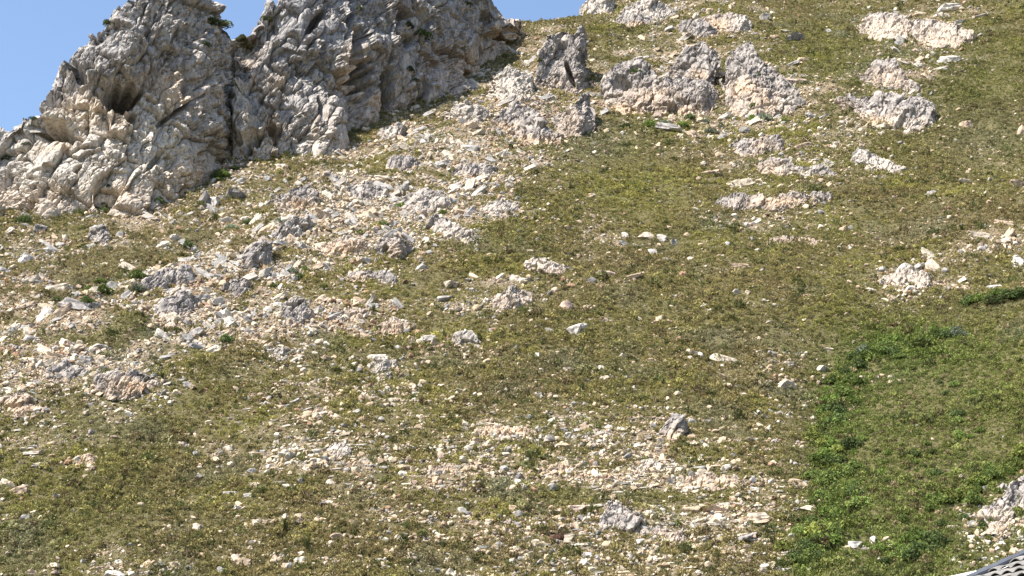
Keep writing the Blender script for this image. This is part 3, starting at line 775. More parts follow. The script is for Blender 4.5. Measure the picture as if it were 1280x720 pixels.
BOUL = [boulder_mesh(100 + i, 3, (random.uniform(0.9, 1.3), random.uniform(0.8, 1.1), random.uniform(0.7, 1.0)), planes=10, rough=0.05, layers=0.08 if i % 2 else 0.0) for i in range(14)]

WHITE = (1.75, 1.69, 1.58); CREAM = (1.65, 1.46, 1.18); TAN = (1.38, 1.10, 0.82); GREY = (1.02, 0.98, 0.94); DARK = (0.66, 0.645, 0.64); PINK = (1.45, 1.15, 0.98); RUST = (0.42, 0.24, 0.18)
NB = [0]
def boulder(u, v, w, h, col, label, group=None, me=None, pos=None):
    P = place([u], [v + h * 0.38])[0] if pos is None else pos
    dist = math.hypot(P[1], P[2])
    W = w * P[1] / F / 2; Hh = max(h * P[1] / F / 2, 0.33 * W)
    i = NB[0]; NB[0] += 1
    o = link_mesh('boulder', me or BOUL[i % len(BOUL)])
    r = random.Random(i * 13 + 5)
    o.scale = (W * 1.05, (W + Hh) * 0.5, Hh * 1.3)
    o.rotation_euler = (r.uniform(-0.25, 0.25), r.uniform(-0.3, 0.3), r.choice((0, math.pi)) + r.uniform(-0.4, 0.4))
    o.location = (P[0], P[1] + 0.25 * W, P[2] + Hh * 0.32)
    j = r.uniform(0.9, 1.1)
    o.color = (col[0] * j, col[1] * j, col[2] * j, 1)
    tag(o, label, 'boulder', group)
    return o

LISTED = [
 (253, 247, 20, 28, GREY, 'knobbly mid grey boulder touching a white one in the scree below the pinnacle'),
 (268, 249, 17, 20, WHITE, 'white grey boulder wedged between two grey boulders below the pinnacle'),
 (292, 237, 28, 26, DARK, 'big dark grey boulder with a shadowed underside below the pinnacle'),
 (273, 231, 15, 10, CREAM, 'flat cream boulder behind the three big boulders below the pinnacle'),
 (782, 292, 11, 10, WHITE, 'round white boulder at the left of the white boulder row on open slope'),
 (808, 293, 24, 12, CREAM, 'cream block in the middle of the white boulder row on open slope'),
 (829, 297, 14, 10, WHITE, 'smooth white boulder right of the cream block on open slope'),
 (842, 302, 11, 10, WHITE, 'small white boulder ending the white boulder row on open slope'),
 (817, 313, 16, 14, WHITE, 'split white boulder just below the white boulder row on open slope'),
 (832, 323, 9, 5, WHITE, 'little white stone below the split white boulder'),
 (1272, 324, 19, 17, WHITE, 'large smooth white boulder alone above the spur crest'),
 (1034, 435, 20, 9, CREAM, 'flat cream boulder at the head of the green gully'),
 (1030, 459, 18, 14, CREAM, 'rounded cream boulder beside the gully bushes'),
 (985, 453, 18, 10, CREAM, 'small cream boulder left of the gully head'),
 (982, 479, 32, 14, CREAM, 'wide cracked cream boulder on slope left of the gully'),
 (1024, 503, 16, 8, TAN, 'tan boulder at the edge of the gully bushes'),
 (1144, 532, 13, 6, WHITE, 'white flat stone alone in brown scrub on the spur'),
 (1058, 556, 7, 7, WHITE, 'small round white stone among the gully bushes'),
 (1000, 603, 30, 12, TAN, 'long tan boulder at the left edge of the gully'),
 (1012, 635, 28, 9, CREAM, 'cream slab cracked in two beside the lower gully bushes'),
 (1068, 681, 22, 10, WHITE, 'white jagged boulder in scrub at the bottom of the gully'),
 (1092, 674, 9, 11, WHITE, 'upright white stone next to the jagged white boulder in the gully'),
 (1014, 711, 11, 11, WHITE, 'white boulder in dark bushes at the foot of the gully'),
 (1189, 658, 11, 10, CREAM, 'round cream boulder left of the outcrop above the roof'),
 (1190, 698, 9, 8, WHITE, 'little white boulder just above the white gutter'),
 (862, 634, 34, 17, TAN, 'tan grey boulder at the left of the three long boulders in the lowest band'),
 (900, 636, 37, 13, TAN, 'smooth tan boulder in the middle of the three long boulders in the lowest band'),
 (950, 643, 32, 14, CREAM, 'cream boulder at the right of the three long boulders in the lowest band'),
 (902, 648, 17, 9, CREAM, 'small cream boulder under the three long boulders, beside its twin size tan one'),
 (928, 649, 17, 10, TAN, 'small tan boulder under the three long boulders'),
 (935, 668, 36, 15, GREY, 'grey tan boulder with a dark hollow at the right of the lowest band'),
 (880, 671, 15, 8, WHITE, 'pair sized white boulder below the three long boulders'),
 (697, 670, 28, 12, RUST, 'dark rust brown boulder between pale stones in the lowest band'),
 (669, 677, 20, 10, CREAM, 'cream flat faced boulder left of the rust brown boulder'),
 (720, 636, 30, 8, PINK, 'flat pink slab above the blue grey outcrop'),
 (800, 675, 15, 10, WHITE, 'pale boulder at the foot of the layered slanting ledge'),
 (777, 674, 20, 9, CREAM, 'pale slab at the foot of the blue grey outcrop'),
 (287, 615, 17, 9, WHITE, 'largest white boulder of the four lying in scrub on the lower slope'),
 (308, 618, 14, 8, WHITE, 'white boulder right of the largest of the four in scrub'),
 (298, 632, 12, 8, WHITE, 'lowest white boulder of the four lying in scrub'),
 (315, 588, 14, 9, WHITE, 'white boulder uphill of the four in scrub'),
 (228, 553, 14, 9, CREAM, 'cream boulder alone in scrub below the brown jointed outcrop'),
 (160, 516, 14, 7, WHITE, 'clean white slab in scrub under the brown jointed outcrop'),
 (68, 706, 19, 9, CREAM, 'cream slab low on the slope left of a smaller cream boulder'),
 (104, 700, 10, 8, WHITE, 'white boulder right of the cream slab low on the slope'),
 (144, 716, 26, 14, WHITE, 'white faceted boulder under the tan ledge at the bottom of the slope'),
 (180, 716, 17, 11, GREY, 'grey boulder right of the white faceted boulder at the bottom of the slope'),
 (40, 716, 15, 8, TAN, 'tan boulder at the bottom of the slope left of the cream slab'),
 (306, 703, 20, 11, TAN, 'tan rounded boulder at the bottom of the slope beside a white pair'),
 (275, 712, 11, 9, WHITE, 'white boulder left of the tan rounded boulder'),
 (50, 579, 30, 10, CREAM, 'pale long boulder left of the orange streaked outcrop'),
 (20, 611, 34, 15, TAN, 'tan broken boulder in the stony patch below the pale long boulder'),
 (455, 574, 17, 9, CREAM, 'pale flat boulder right of the knobbly boulder outcrop'),
 (432, 586, 12, 11, WHITE, 'white boulder below the knobbly boulder outcrop'),
 (421, 669, 17, 13, TAN, 'tilted tan slab alone in scrub on the lower slope'),
 (362, 705, 14, 12, WHITE, 'white angular boulder below the tilted tan slab'),
 (527, 333, 20, 9, WHITE, 'white pointed boulder alone right of the brown grey tower'),
 (645, 346, 18, 10, CREAM, 'cream boulder left of the cream jointed outcrop'),
 (562, 352, 20, 16, CREAM, 'cream block at the top of a short boulder pile on open slope'),
 (556, 370, 24, 16, GREY, 'pale grey block in the middle of a short boulder pile on open slope'),
 (568, 386, 20, 10, CREAM, 'cream block at the bottom of a short boulder pile on open slope'),
 (707, 380, 24, 16, PINK, 'pinkish cracked boulder on the open slope below the cream jointed outcrop'),
 (720, 412, 27, 16, WHITE, 'white grey lumpy boulder alone on the open slope'),
 (682, 374, 9, 6, WHITE, 'small white stone left of the pinkish cracked boulder'),
 (677, 461, 11, 9, WHITE, 'bright white stone below the upright white stone'),
 (672, 443, 7, 13, WHITE, 'upright narrow white stone on the open slope'),
 (697, 440, 15, 8, CREAM, 'cream stone right of the upright narrow white stone'),
 (711, 460, 16, 9, CREAM, 'cream stone right of the bright white stone'),
 (575, 487, 15, 7, CREAM, 'cream low stone left of two white stones on the open slope'),
 (673, 491, 11, 6, WHITE, 'flat white stone above the stony bands'),
 (672, 550, 10, 7, WHITE, 'round white stone lying alone between the two stony bands'),
 (968, 550, 8, 7, WHITE, 'round white stone left of the gully beside a smaller one'),
 (959, 562, 8, 7, WHITE, 'white stone below the round white stone left of the gully'),
 (882, 382, 13, 7, WHITE, 'white stone pair member lying higher on the right open slope'),
 (889, 387, 9, 5, WHITE, 'small white stone touching the higher stone of its pair'),
 (920, 364, 11, 7, WHITE, 'white stone left of a smaller one on the right open slope'),
 (934, 365, 8, 6, CREAM, 'small cream stone right of a white stone on the right open slope'),
 (825, 396, 16, 12, TAN, 'tan lumpy boulder on the right open slope'),
 (910, 303, 9, 7, WHITE, 'white boulder left of the thin flat tan ledge'),
 (925, 330, 24, 9, TAN, 'low tan rock patch below the thin flat tan ledge'),
 (760, 340, 28, 12, PINK, 'pinkish rock heap left of a thin slab on the open slope'),
 (790, 346, 34, 6, TAN, 'thin tan slab right of the pinkish rock heap'),
 (870, 441, 20, 9, CREAM, 'cream boulder at the left of the low boulder row on the right slope'),
 (862, 446, 12, 8, CREAM, 'cream boulder below the left end of the low boulder row'),
 (908, 447, 44, 10, CREAM, 'long cream boulder at the right of the low boulder row on the right slope'),
 (1208, 153, 24, 16, TAN, 'tan boulder with a dark hollow alone in the green upper slope'),
 (1200, 135, 10, 9, TAN, 'small tan boulder above the hollowed tan boulder'),
 (982, 37, 17, 9, WHITE, 'white boulder on top of grey ones high on the upper slope'),
 (966, 45, 15, 9, TAN, 'tan boulder left of the grey ridge high on the upper slope'),
 (993, 46, 28, 11, GREY, 'grey boulder under the white one high on the upper slope'),
 (956, 20, 15, 12, GREY, 'grey boulder above the white topped pair high on the upper slope'),
 (1036, 38, 9, 7, WHITE, 'small white boulder alone in green scrub high on the upper slope'),
 (1005, 72, 28, 14, TAN, 'tan rock hump right of the stepped grey crag'),
 (995, 98, 32, 18, PINK, 'pink tan block against the stepped grey crag'),
 (1003, 182, 36, 10, TAN, 'tan flat boulder right of the dark grey outcrop in mid slope'),
 (885, 214, 40, 13, TAN, 'tan grey rock row piece above the flat pale slab'),
 (926, 229, 38, 9, CREAM, 'flat pale slab above the long low ledge'),
 (835, 158, 38, 13, GREY, 'grey low ledge boulder under the wide crag'),
 (940, 142, 22, 14, GREY, 'grey boulder at the foot of the stepped crag'),
 (1088, 140, 20, 14, CREAM, 'cream round boulder at the left foot of the long rounded outcrop'),
 (1106, 156, 26, 12, CREAM, 'cream block at the foot of the long rounded outcrop'),
 (1207, 225, 20, 12, CREAM, 'cream boulder in grey green scrub on the bowl side'),
 (1164, 240, 15, 11, GREY, 'grey boulder left of the cream one on the bowl side'),
 (1238, 224, 11, 6, WHITE, 'white flat stone right of the cream boulder on the bowl side'),
 (1272, 228, 18, 12, TAN, 'tan boulder at the edge of the bowl side'),
 (1258, 298, 28, 10, CREAM, 'cream flat slab above the large smooth white boulder'),
 (1228, 308, 15, 10, WHITE, 'white boulder left of the large smooth white boulder'),
 (1225, 291, 28, 12, CREAM, 'long cream boulder uphill of the large smooth white boulder'),
 (1241, 358, 28, 7, WHITE, 'flat white slab at the spur crest'),
 (1204, 357, 28, 8, TAN, 'flat tan slab left of the flat white slab at the spur crest'),
 (1140, 359, 15, 12, WHITE, 'bright white block at the foot of the crumbling tan outcrop'),
 (1112, 346, 14, 12, PINK, 'pinkish block at the left of the crumbling tan outcrop'),
 (1278, 160, 12, 20, TAN, 'upright tan slab at the edge of the green upper slope'),
 (1185, 72, 38, 10, WHITE, 'white rubble boulder below the wide pinkish ledge'),
 (1185, 10, 40, 12, WHITE, 'white rock row piece above the wide pinkish ledge'),
 (1228, 18, 26, 9, WHITE, 'white flat rock right of the white row above the pinkish ledge'),
 (36, 246, 26, 16, CREAM, 'cream boulder at the foot of the pinnacle beside a white block'),
 (72, 256, 22, 15, WHITE, 'white block at the foot of the pinnacle'),
 (48, 285, 20, 14, DARK, 'dark undercut boulder with pale top below the pinnacle'),
 (28, 322, 22, 16, WHITE, 'white jagged boulder in dry grass below the pinnacle'),
 (150, 290, 14, 14, GREY, 'grey boulder right of the rock knob below the pinnacle'),
 (72, 358, 40, 18, CREAM, 'cream boulder heap piece in dry grass behind the lower rib'),
 (90, 376, 42, 16, GREY, 'long tilted grey slab where the dry grass meets the lower rib'),
 (120, 378, 18, 16, DARK, 'dark grey block right of the tilted grey slab on the lower rib'),
 (128, 432, 30, 12, WHITE, 'white flat slab on the lower rib'),
 (108, 446, 22, 16, GREY, 'grey rounded boulder under the white flat slab on the lower rib'),
 (212, 404, 24, 14, PINK, 'pinkish boulder under the slab stack on the lower rib'),
 (246, 414, 26, 16, GREY, 'pale grey boulder right of the pinkish boulder on the lower rib'),
 (40, 420, 22, 20, GREY, 'grey lumpy boulder on the left rib edge'),
 (590, 360, 6, 6, WHITE, 'tiny white stone right of the short boulder pile'),
]
for (u, v, w, h, c, lab) in LISTED:
    boulder(u, v, w, h, c, lab)

# more boulders and the loose stones, spread where the slope is bare
NS = 1250000
sy = rng.uniform(232, 640, NS); sx = (rng.uniform(-0.32, 0.32, NS)) * sy
su, sv_ = project(np.stack([sx, sy, Hl(sx, sy)], -1))
dn = dens(su, sv_)
pat = patchy(sx, sy)
cover = np.clip(dn * (0.9 + 0.9 * pat) + 0.35 * np.clip(dn * 2, 0, 1) * (pat > 0.55), 0, 1) ** 1.25
vis = (sy < np.interp(sx, CRX, CRY) + 3) & (su > -90) & (su < 1370) & (sv_ > -90) & (sv_ < 800)
area = (2 * 0.32 * (640 ** 2 - 232 ** 2) / 2) / NS      # plan m2 for each candidate
size = (0.080 * rng.pareto(2.3, NS) + 0.085) * (1 + 0.3 * np.clip(dn * 2 - 0.8, 0, 1))
size = np.where(size > 0.75, 0.75 * rng.uniform(0.3, 0.9, NS), size)
want = cover * area / (math.pi * 0.17 ** 2) * 0.52 + 0.0015
keep = vis & (rng.random(NS) < want)
kx, ky, ks, kc, kn = sx[keep], sy[keep], size[keep], cover[keep], dn[keep]
ku, kv = su[keep], sv_[keep]
FOOTS = [(None, None, [(u_, v_), (u_ + 40, v_ + 3)], [(u_, v_ - 8)], None) for u_, v_ in ((-20, 270), (20, 268), (60, 266), (100, 266), (140, 265), (180, 260), (215, 250), (245, 240), (270, 215), (300, 204), (340, 207), (380, 200), (420, 188), (450, 168), (480, 150), (520, 146), (555, 128), (590, 106))] * 2
for name, label, base, top, kw in CRAGS + FOOTS:      # rubble lying round each outcrop
    bb = np.array(base + top, float); u0, v0 = bb.min(0); u1, v1 = bb.max(0)
    m_ = int((u1 - u0) * (v1 - v0) / 16 + 18)
    fu = rng.uniform(u0 - 0.15 * (u1 - u0), u1 + 0.15 * (u1 - u0), m_); fv = v1 + rng.normal(0, 0.30, m_) * (v1 - v0 + 8) - 3
    g = place(fu, fv); gs = 0.10 * rng.pareto(2.0, m_) + 0.14; gs = np.minimum(gs, 0.6)
    kx = np.concatenate([kx, g[:, 0]]); ky = np.concatenate([ky, g[:, 1]]); ks = np.concatenate([ks, gs]); ku = np.concatenate([ku, fu]); kv = np.concatenate([kv, fv])
for q in range(190):      # thin beds cropping out along the contour
    if q < 130: lu, lv = rng.uniform(300, 980), rng.uniform(470, 705)
    else: lu, lv = rng.uniform(540, 1000), rng.uniform(270, 470)
    if rng.random() > 0.35 + 1.4 * float(dens(lu, lv)): continue
    ln = rng.uniform(40, 180) if q < 130 else rng.uniform(20, 70); m_ = int(ln / 1.7)
    t_ = rng.uniform(0, 1, m_); fu = lu + ln * t_; fv = lv + ln * t_ * rng.normal(0.03, 0.03) + rng.normal(0, 1.1, m_)
    g = place(fu, fv); gs = np.minimum(0.10 * rng.pareto(2.2, m_) + 0.13, 0.5)
    kx = np.concatenate([kx, g[:, 0]]); ky = np.concatenate([ky, g[:, 1]]); ks = np.concatenate([ks, gs]); ku = np.concatenate([ku, fu]); kv = np.concatenate([kv, fv])
print('stones', len(kx))
inframe = (ku > 0) & (ku < 1280) & (kv > 0) & (kv < 720)
app = ks / ky * inframe
big_i = np.argsort(-app)[:165]
is_big = np.zeros(len(kx), bool); is_big[big_i] = True
def zone(u, v):
    ribv = np.interp(u, rib_px[::-1, 0], rib_px[::-1, 1])
    if u < 660 and v < ribv - 12: return 'scree'
    if u < 660 and v < ribv + 150 and v < 500: return 'rib'
    if v > 500 and u < 1010: return 'bands'
    if u > 1010 and v > 380: return 'spur'
    if v < 235: return 'upper'
    return 'open'
ZL = {'scree': ('on the scree slope between the cliff foot and the rib', 'boulders in the scree'),
      'rib': ('among packed rocks of the stony rib', 'boulders on the rib'),
      'bands': ('in the stony bands across the lower slope', 'boulders in the lower bands'),
      'spur': ('in thick scrub on the spur beyond the gully', 'boulders on the spur'),
      'upper': ('in scrub on the upper slope under the crags', 'boulders on the upper slope'),
      'open': ('in olive scrub on the open middle slope', 'boulders on the open slope')}
PAL = [('white', WHITE), ('cream', CREAM), ('cream', CREAM), ('tan', TAN), ('grey', GREY)]
for i in big_i:
    z = zone(ku[i], kv[i]); nm, c = PAL[random.randrange(5)]
    if z in ('rib', 'scree') and random.random() < 0.35: nm, c = 'grey', GREY
    P = np.array([kx[i], ky[i], float(Hl(kx[i], ky[i]))])
    wpx = 2 * ks[i] * F / ky[i]
    boulder(ku[i], kv[i], wpx * 1.1, wpx * random.uniform(0.65, 0.95), c, 'loose %s boulder %s' % (nm, ZL[z][0]), '%s %s' % (nm, ZL[z][1]), pos=P)

def scatter(name, pts, rot, scl, tint, proto_meshes, label, cat, which):
    """one object of uncounted small pieces: a point cloud carrying copies of a few small meshes"""
    me = bpy.data.meshes.new(name); me.vertices.add(len(pts)); me.vertices.foreach_set('co', pts.astype(np.float32).ravel())
    a = me.attributes.new('rot', 'FLOAT_VECTOR', 'POINT'); a.data.foreach_set('vector', rot.astype(np.float32).ravel())
    a = me.attributes.new('scl', 'FLOAT_VECTOR', 'POINT'); a.data.foreach_set('vector', scl.astype(np.float32).ravel())
    a = me.attributes.new('tint', 'FLOAT_COLOR', 'POINT'); a.data.foreach_set('color', np.concatenate([tint, np.ones((len(pts), 1))], 1).astype(np.float32).ravel())
    a = me.attributes.new('which', 'INT', 'POINT'); a.data.foreach_set('value', which.astype(np.int32))
    o = bpy.data.objects.new(name, me); COL.objects.link(o)
    pc = bpy.data.collections.new(name + '_pieces')
    for k, pm in enumerate(proto_meshes):
        po = bpy.data.objects.new('%s_piece_%02d' % (name, k), pm); pc.objects.link(po)
    ng = bpy.data.node_groups.new(name + '_nodes', 'GeometryNodeTree')
    ng.interface.new_socket('Geometry', in_out='INPUT', socket_type='NodeSocketGeometry')
    ng.interface.new_socket('Geometry', in_out='OUTPUT', socket_type='NodeSocketGeometry')
    n, l = ng.nodes, ng.links
    gi, go = n.new('NodeGroupInput'), n.new('NodeGroupOutput')
    ci = n.new('GeometryNodeCollectionInfo'); ci.inputs[0].default_value = pc; ci.inputs[1].default_value = True; ci.inputs[2].default_value = True
    ip = n.new('GeometryNodeInstanceOnPoints')
    def na(nm, t):
        x = n.new('GeometryNodeInputNamedAttribute'); x.data_type = t; x.inputs[0].default_value = nm
        return [s for s in x.outputs if s.enabled and s.name == 'Attribute'][0]
    l.new(gi.outputs[0], ip.inputs['Points']); l.new(ci.outputs[0], ip.inputs['Instance'])
    ip.inputs['Pick Instance'].default_value = True
    l.new(na('which', 'INT'), ip.inputs['Instance Index'])
    l.new(na('rot', 'FLOAT_VECTOR'), ip.inputs['Rotation']); l.new(na('scl', 'FLOAT_VECTOR'), ip.inputs['Scale'])
    l.new(ip.outputs[0], go.inputs[0])
    md = o.modifiers.new('spread', 'NODES'); md.node_group = ng
    tag(o, label, cat, kind='stuff')
    return o

def stone_material():
    m, n, l, b = new_mat('loose_stone')
    a = N(n, 'ShaderNodeAttribute', attribute_name='tint'); a.attribute_type = 'INSTANCER'
    geo = n.new('ShaderNodeNewGeometry')
    v = ramp(n, l, noise(n, l, geo.outputs['Position'], 3.0, 4, 0.7), [(0.34, (0.5, 0.48, 0.47)), (0.47, (0.95, 0.95, 0.95)), (0.7, (1.12, 1.1, 1.08))])
    l.new(mix(n, l, 1.0, a.outputs['Color'], v, 'MULTIPLY'), b.inputs['Base Color'])
    return m
M_STONE = stone_material()
SM = []
for i in range(10):
    me = boulder_mesh(300 + i, 2, (random.uniform(0.9, 1.35), random.uniform(0.8, 1.1), random.uniform(0.65, 1.0)), planes=9, rough=0.03)
    me.materials.clear(); me.materials.append(M_STONE); SM.append(me)
sm = ~is_big
qx, qy, qs = kx[sm], ky[sm], ks[sm]
n_ = len(qx)
pts = np.stack([qx, qy, Hl(qx, qy) + qs * 0.30], -1)
rot = np.stack([rng.uniform(-0.8, 0.8, n_), rng.uniform(-0.8, 0.8, n_), rng.uniform(0, 6.28, n_)], -1)
scl = qs[:, None] * rng.uniform(0.65, 1.45, (n_, 3))
pal = np.array([(0.62, 0.565, 0.475), (0.59, 0.485, 0.355), (0.51, 0.39, 0.275), (0.31, 0.295, 0.28), (0.44, 0.34, 0.27), (0.33, 0.21, 0.14)])
gr = fbm2(qx / 20, qy / 14, 2, 91)
pw = rng.random(n_) + 0.18 * gr
ci_ = np.searchsorted([0.17, 0.46, 0.70, 0.82, 0.95], pw)
tint = pal[np.clip(ci_, 0, 5)] * rng.uniform(0.5, 1.0, (n_, 1))
# bedrock knobs breaking through the ground along the rib and the stony bands
KM = []
for i in range(8):
    me = boulder_mesh(420 + i, 3, (random.uniform(1.1, 1.5), random.uniform(0.7, 0.9), random.uniform(0.6, 0.95)), planes=8, rough=0.09, layers=0.16)
    me.materials.clear(); me.materials.append(M_STONE); KM.append(me)
bx_, by_ = sx[::14], sy[::14]
bd, bp_ = dn[::14], pat[::14]
bk = vis[::14] & (rng.random(len(bx_)) < np.clip((bd - 0.30) * 1.7, 0, 1) * np.clip(0.5 + 0.9 * bp_, 0, 1) * 0.8)
bx_, by_, bu_, bv_ = bx_[bk], by_[bk], su[::14][bk], sv_[::14][bk]
nb_ = len(bx_); print('knobs', nb_)
bs = np.minimum(0.26 * rng.pareto(2.3, nb_) + 0.26, 1.25)
bs = np.where(bv_ > 470, np.minimum(bs, rng.uniform(0.3, 0.6, nb_)), bs)
bpts = np.stack([bx_, by_, Hl(bx_, by_) + bs * 0.15], -1)
brot = np.stack([rng.normal(0, 0.2, nb_), rng.normal(-0.42, 0.25, nb_), rng.normal(0.1, 0.45, nb_) + math.pi * rng.integers(0, 2, nb_)], -1)
ledge = np.clip((bv_ - 440) / 120, 0, 1)
brot[:, 1] -= 0.15
bscl = bs[:, None] * np.stack([rng.uniform(0.9, 1.6, nb_) * (1 + 0.5 * ledge), rng.uniform(0.7, 1.1, nb_), rng.uniform(0.7, 1.2, nb_) * (1 - 0.35 * ledge)], -1)
brot[:, 1] *= 1 - 0.9 * ledge; brot[:, 2] = np.where(ledge > 0.5, rng.normal(-0.05, 0.2, nb_), brot[:, 2])
bpal = np.array([(0.33, 0.315, 0.30), (0.43, 0.39, 0.345), (0.55, 0.48, 0.39), (0.46, 0.36, 0.27), (0.24, 0.23, 0.225)])
low = np.clip((bv_ - 420) / 120, 0, 1)
bw = rng.random(nb_) + 0.22 * fbm2(bx_ / 12, by_ / 9, 2, 95) + 0.15 * low
bt = bpal[np.clip(np.searchsorted([0.30, 0.58, 0.78, 1.05], bw), 0, 4)] * rng.uniform(0.8, 1.12, (nb_, 1))
scatter('bedrock_knobs', bpts, brot, bscl, bt, KM, 'half buried jointed bedrock breaking through the stony rib and bands', 'bedrock', rng.integers(0, 8, nb_))
scatter('loose_stones', pts, rot, scl, tint, SM, 'loose pale stones and rubble scattered over the whole slope', 'stones', rng.integers(0, 10, n_))

# ------------------------------------------------------------------ vegetation
def shrub_mesh(seed, kind, mat, leaves=70, lf=1.0):
    r = np.random.default_rng(seed)
    V, Fc = [], []
    for i in range(leaves):
        if kind == 'dome':
            th = r.uniform(0, 6.283); z = r.uniform(0.02, 1) ; rr = math.sqrt(max(0, 1 - z * z)) * r.uniform(0.7, 1.05)
            c = np.array([math.cos(th) * rr * 0.55, math.sin(th) * rr * 0.55, z * r.uniform(0.42, 0.66)])
            out = c / (np.linalg.norm(c) + 1e-6); ln, wd = r.uniform(0.14, 0.26), r.uniform(0.07, 0.13)
            a = out + r.normal(size=3) * 0.55; a /= np.linalg.norm(a)
            b = np.cross(a, r.normal(size=3)); b /= np.linalg.norm(b)
            p = [c - a * ln * 0.4 - b * wd * 0.6, c - a * ln * 0.4 + b * wd * 0.6, c + a * ln * 0.6 + b * wd * 0.5, c + a * ln * 0.7 - b * wd * 0.4]
        elif kind == 'tuft':
            th = r.uniform(0, 6.283); sp_ = r.uniform(0.1, 0.55)
            a = np.array([math.cos(th) * sp_, math.sin(th) * sp_, 1.0]); a /= np.linalg.norm(a)
            c = np.array([r.uniform(-0.12, 0.12), r.uniform(-0.12, 0.12), 0]); ln = r.uniform(0.4, 0.85); wd = r.uniform(0.018, 0.04)
            b = np.cross(a, [math.sin(th), -math.cos(th), 0.1]); b = np.array([-math.sin(th), math.cos(th), 0])
            p = [c - b * wd, c + b * wd, c + a * ln + b * wd * 0.5, c + a * ln - b * wd * 0.5]
        else:      # clump of several domes
            k = r.integers(0, 4); off = [(-0.3, -0.1), (0.28, -0.18), (0.05, 0.3), (0, 0)][k]
            th = r.uniform(0, 6.283); z = r.uniform(0.0, 1); rr = math.sqrt(max(0, 1 - z * z))
            hh = (0.35, 0.5, 0.42, 0.62)[k]
            c = np.array([math.cos(th) * rr * 0.32 + off[0], math.sin(th) * rr * 0.32 + off[1], z * hh * r.uniform(0.8, 1.05)])
            a = r.normal(size=3) + np.array([0, 0, 0.6]); a /= np.linalg.norm(a)
            b = np.cross(a, r.normal(size=3)); b /= np.linalg.norm(b); ln, wd = lf * r.uniform(0.12, 0.22), lf * r.uniform(0.06, 0.11)
            p = [c - a * ln * 0.5 - b * wd * 0.5, c - a * ln * 0.5 + b * wd * 0.5, c + a * ln * 0.5 + b * wd * 0.6, c + a * ln * 0.6 - b * wd * 0.5]
        k0 = len(V); V += p; Fc.append([k0, k0 + 1, k0 + 2, k0 + 3])
    me = bpy.data.meshes.new('shrub'); me.from_pydata([tuple(x) for x in V], [], Fc); me.update(); me.materials.append(mat)
    return me
SH = [shrub_mesh(500 + i, ('dome', 'clump', 'dome', 'clump', 'tuft')[i % 5], M_SCRUB, 64 if i % 5 != 4 else 40) for i in range(10)]

NV = 780000
vy = rng.uniform(232, 640, NV)
vx = rng.uniform(-0.315, 0.315, NV) * vy
vu, vv = project(np.stack([vx, vy, Hl(vx, vy)], -1))
vd = dens(vu, vv); vp = patchy(vx, vy)
vcov = np.clip(vd * (0.9 + 0.9 * vp) + 0.35 * np.clip(vd * 2, 0, 1) * (vp > 0.55), 0, 1)
vis = (vy < np.interp(vx, CRX, CRY) + 2) & (vu > -80) & (vu < 1360) & (vv > -80) & (vv < 800)
gapn = fbm2(vx / 5, vy / 4, 2, 131)
keep = vis & (rng.random(NV) < np.clip(1.08 - 1.12 * vcov + 0.10 * gapn, 0.16, 1) * 0.74 * (0.66 + 0.34 * np.clip(vy / 420, 0, 1)))
vx, vy, vu, vv, vd = vx[keep], vy[keep], vu[keep], vv[keep], vd[keep]
n_ = len(vx); print('shrubs', n_)
OLIVE = np.array((0.228, 0.205, 0.076)); BROWN = np.array((0.228, 0.178, 0.094)); GREYG = np.array((0.23, 0.225, 0.145)); YEL = np.array((0.29, 0.27, 0.078)); BRIGHT = np.array((0.135, 0.175, 0.042)); DEEP = np.array((0.115, 0.128, 0.046)); DRY = np.array((0.27, 0.22, 0.125))
c = np.tile(OLIVE, (n_, 1))
def blend(c, col, w): return c * (1 - w[:, None]) + col * w[:, None]
c = blend(c, BROWN, np.clip(0.42 + 0.75 * fbm2(vx / 22, vy / 15, 3, 141), 0, 1) * 0.65)
c = blend(c, YEL, np.clip(fbm2(vx / 14, vy / 10, 2, 151) - 0.15, 0, 1) * 0.8)
c = blend(c, GREYG, np.clip(fbm2(vx / 11, vy / 9, 2, 161) - 0.35, 0, 1) * 0.9)
def gz(cx, cy, rx, ry): return np.exp(-((vu - cx) / rx) ** 2 - ((vv - cy) / ry) ** 2)
for cx, cy, rx, ry, col, s in [(800, 235, 70, 26, YEL, 0.95), (740, 180, 60, 26, GREYG, 0.7), (150, 320, 190, 50, DRY, 0.75), (330, 230, 120, 40, DRY, 0.5), (60, 400, 60, 30, GREYG, 0.5), (1240, 175, 60, 30, GREYG, 0.6),
                               (1130, 100, 200, 70, BRIGHT, 0.30), (1230, 110, 120, 60, DEEP, 0.35), (1130, 440, 70, 26, BRIGHT, 0.8), (1120, 468, 40, 16, GREYG, 0.6), (1040, 560, 30, 100, BRIGHT, 0.5), (1040, 650, 50, 60, BRIGHT, 0.5), (1230, 605, 80, 26, BRIGHT, 0.8), (1060, 520, 50, 110, BRIGHT, 0.5), (1140, 620, 120, 110, BRIGHT, 0.4), (1160, 430, 120, 30, BRIGHT, 0.6), (1120, 690, 110, 40, BRIGHT, 0.35),
                               (1150, 470, 160, 70, DEEP, 0.2), (1170, 510, 60, 26, BROWN, 0.5), (1110, 580, 30, 22, BROWN, 0.4), (1180, 600, 120, 80, OLIVE, 0.5), (1240, 380, 70, 16, DEEP, 0.6), (660, 60, 60, 20, BROWN, 0.5), (800, 50, 60, 20, BRIGHT, 0.2), (150, 640, 180, 60, DEEP, 0.15), (900, 380, 160, 60, BROWN, 0.25), (1170, 340, 60, 30, BROWN, 0.3)]:
    c = blend(c, col, gz(cx, cy, rx, ry) * s)
strip_w = np.zeros(n_)
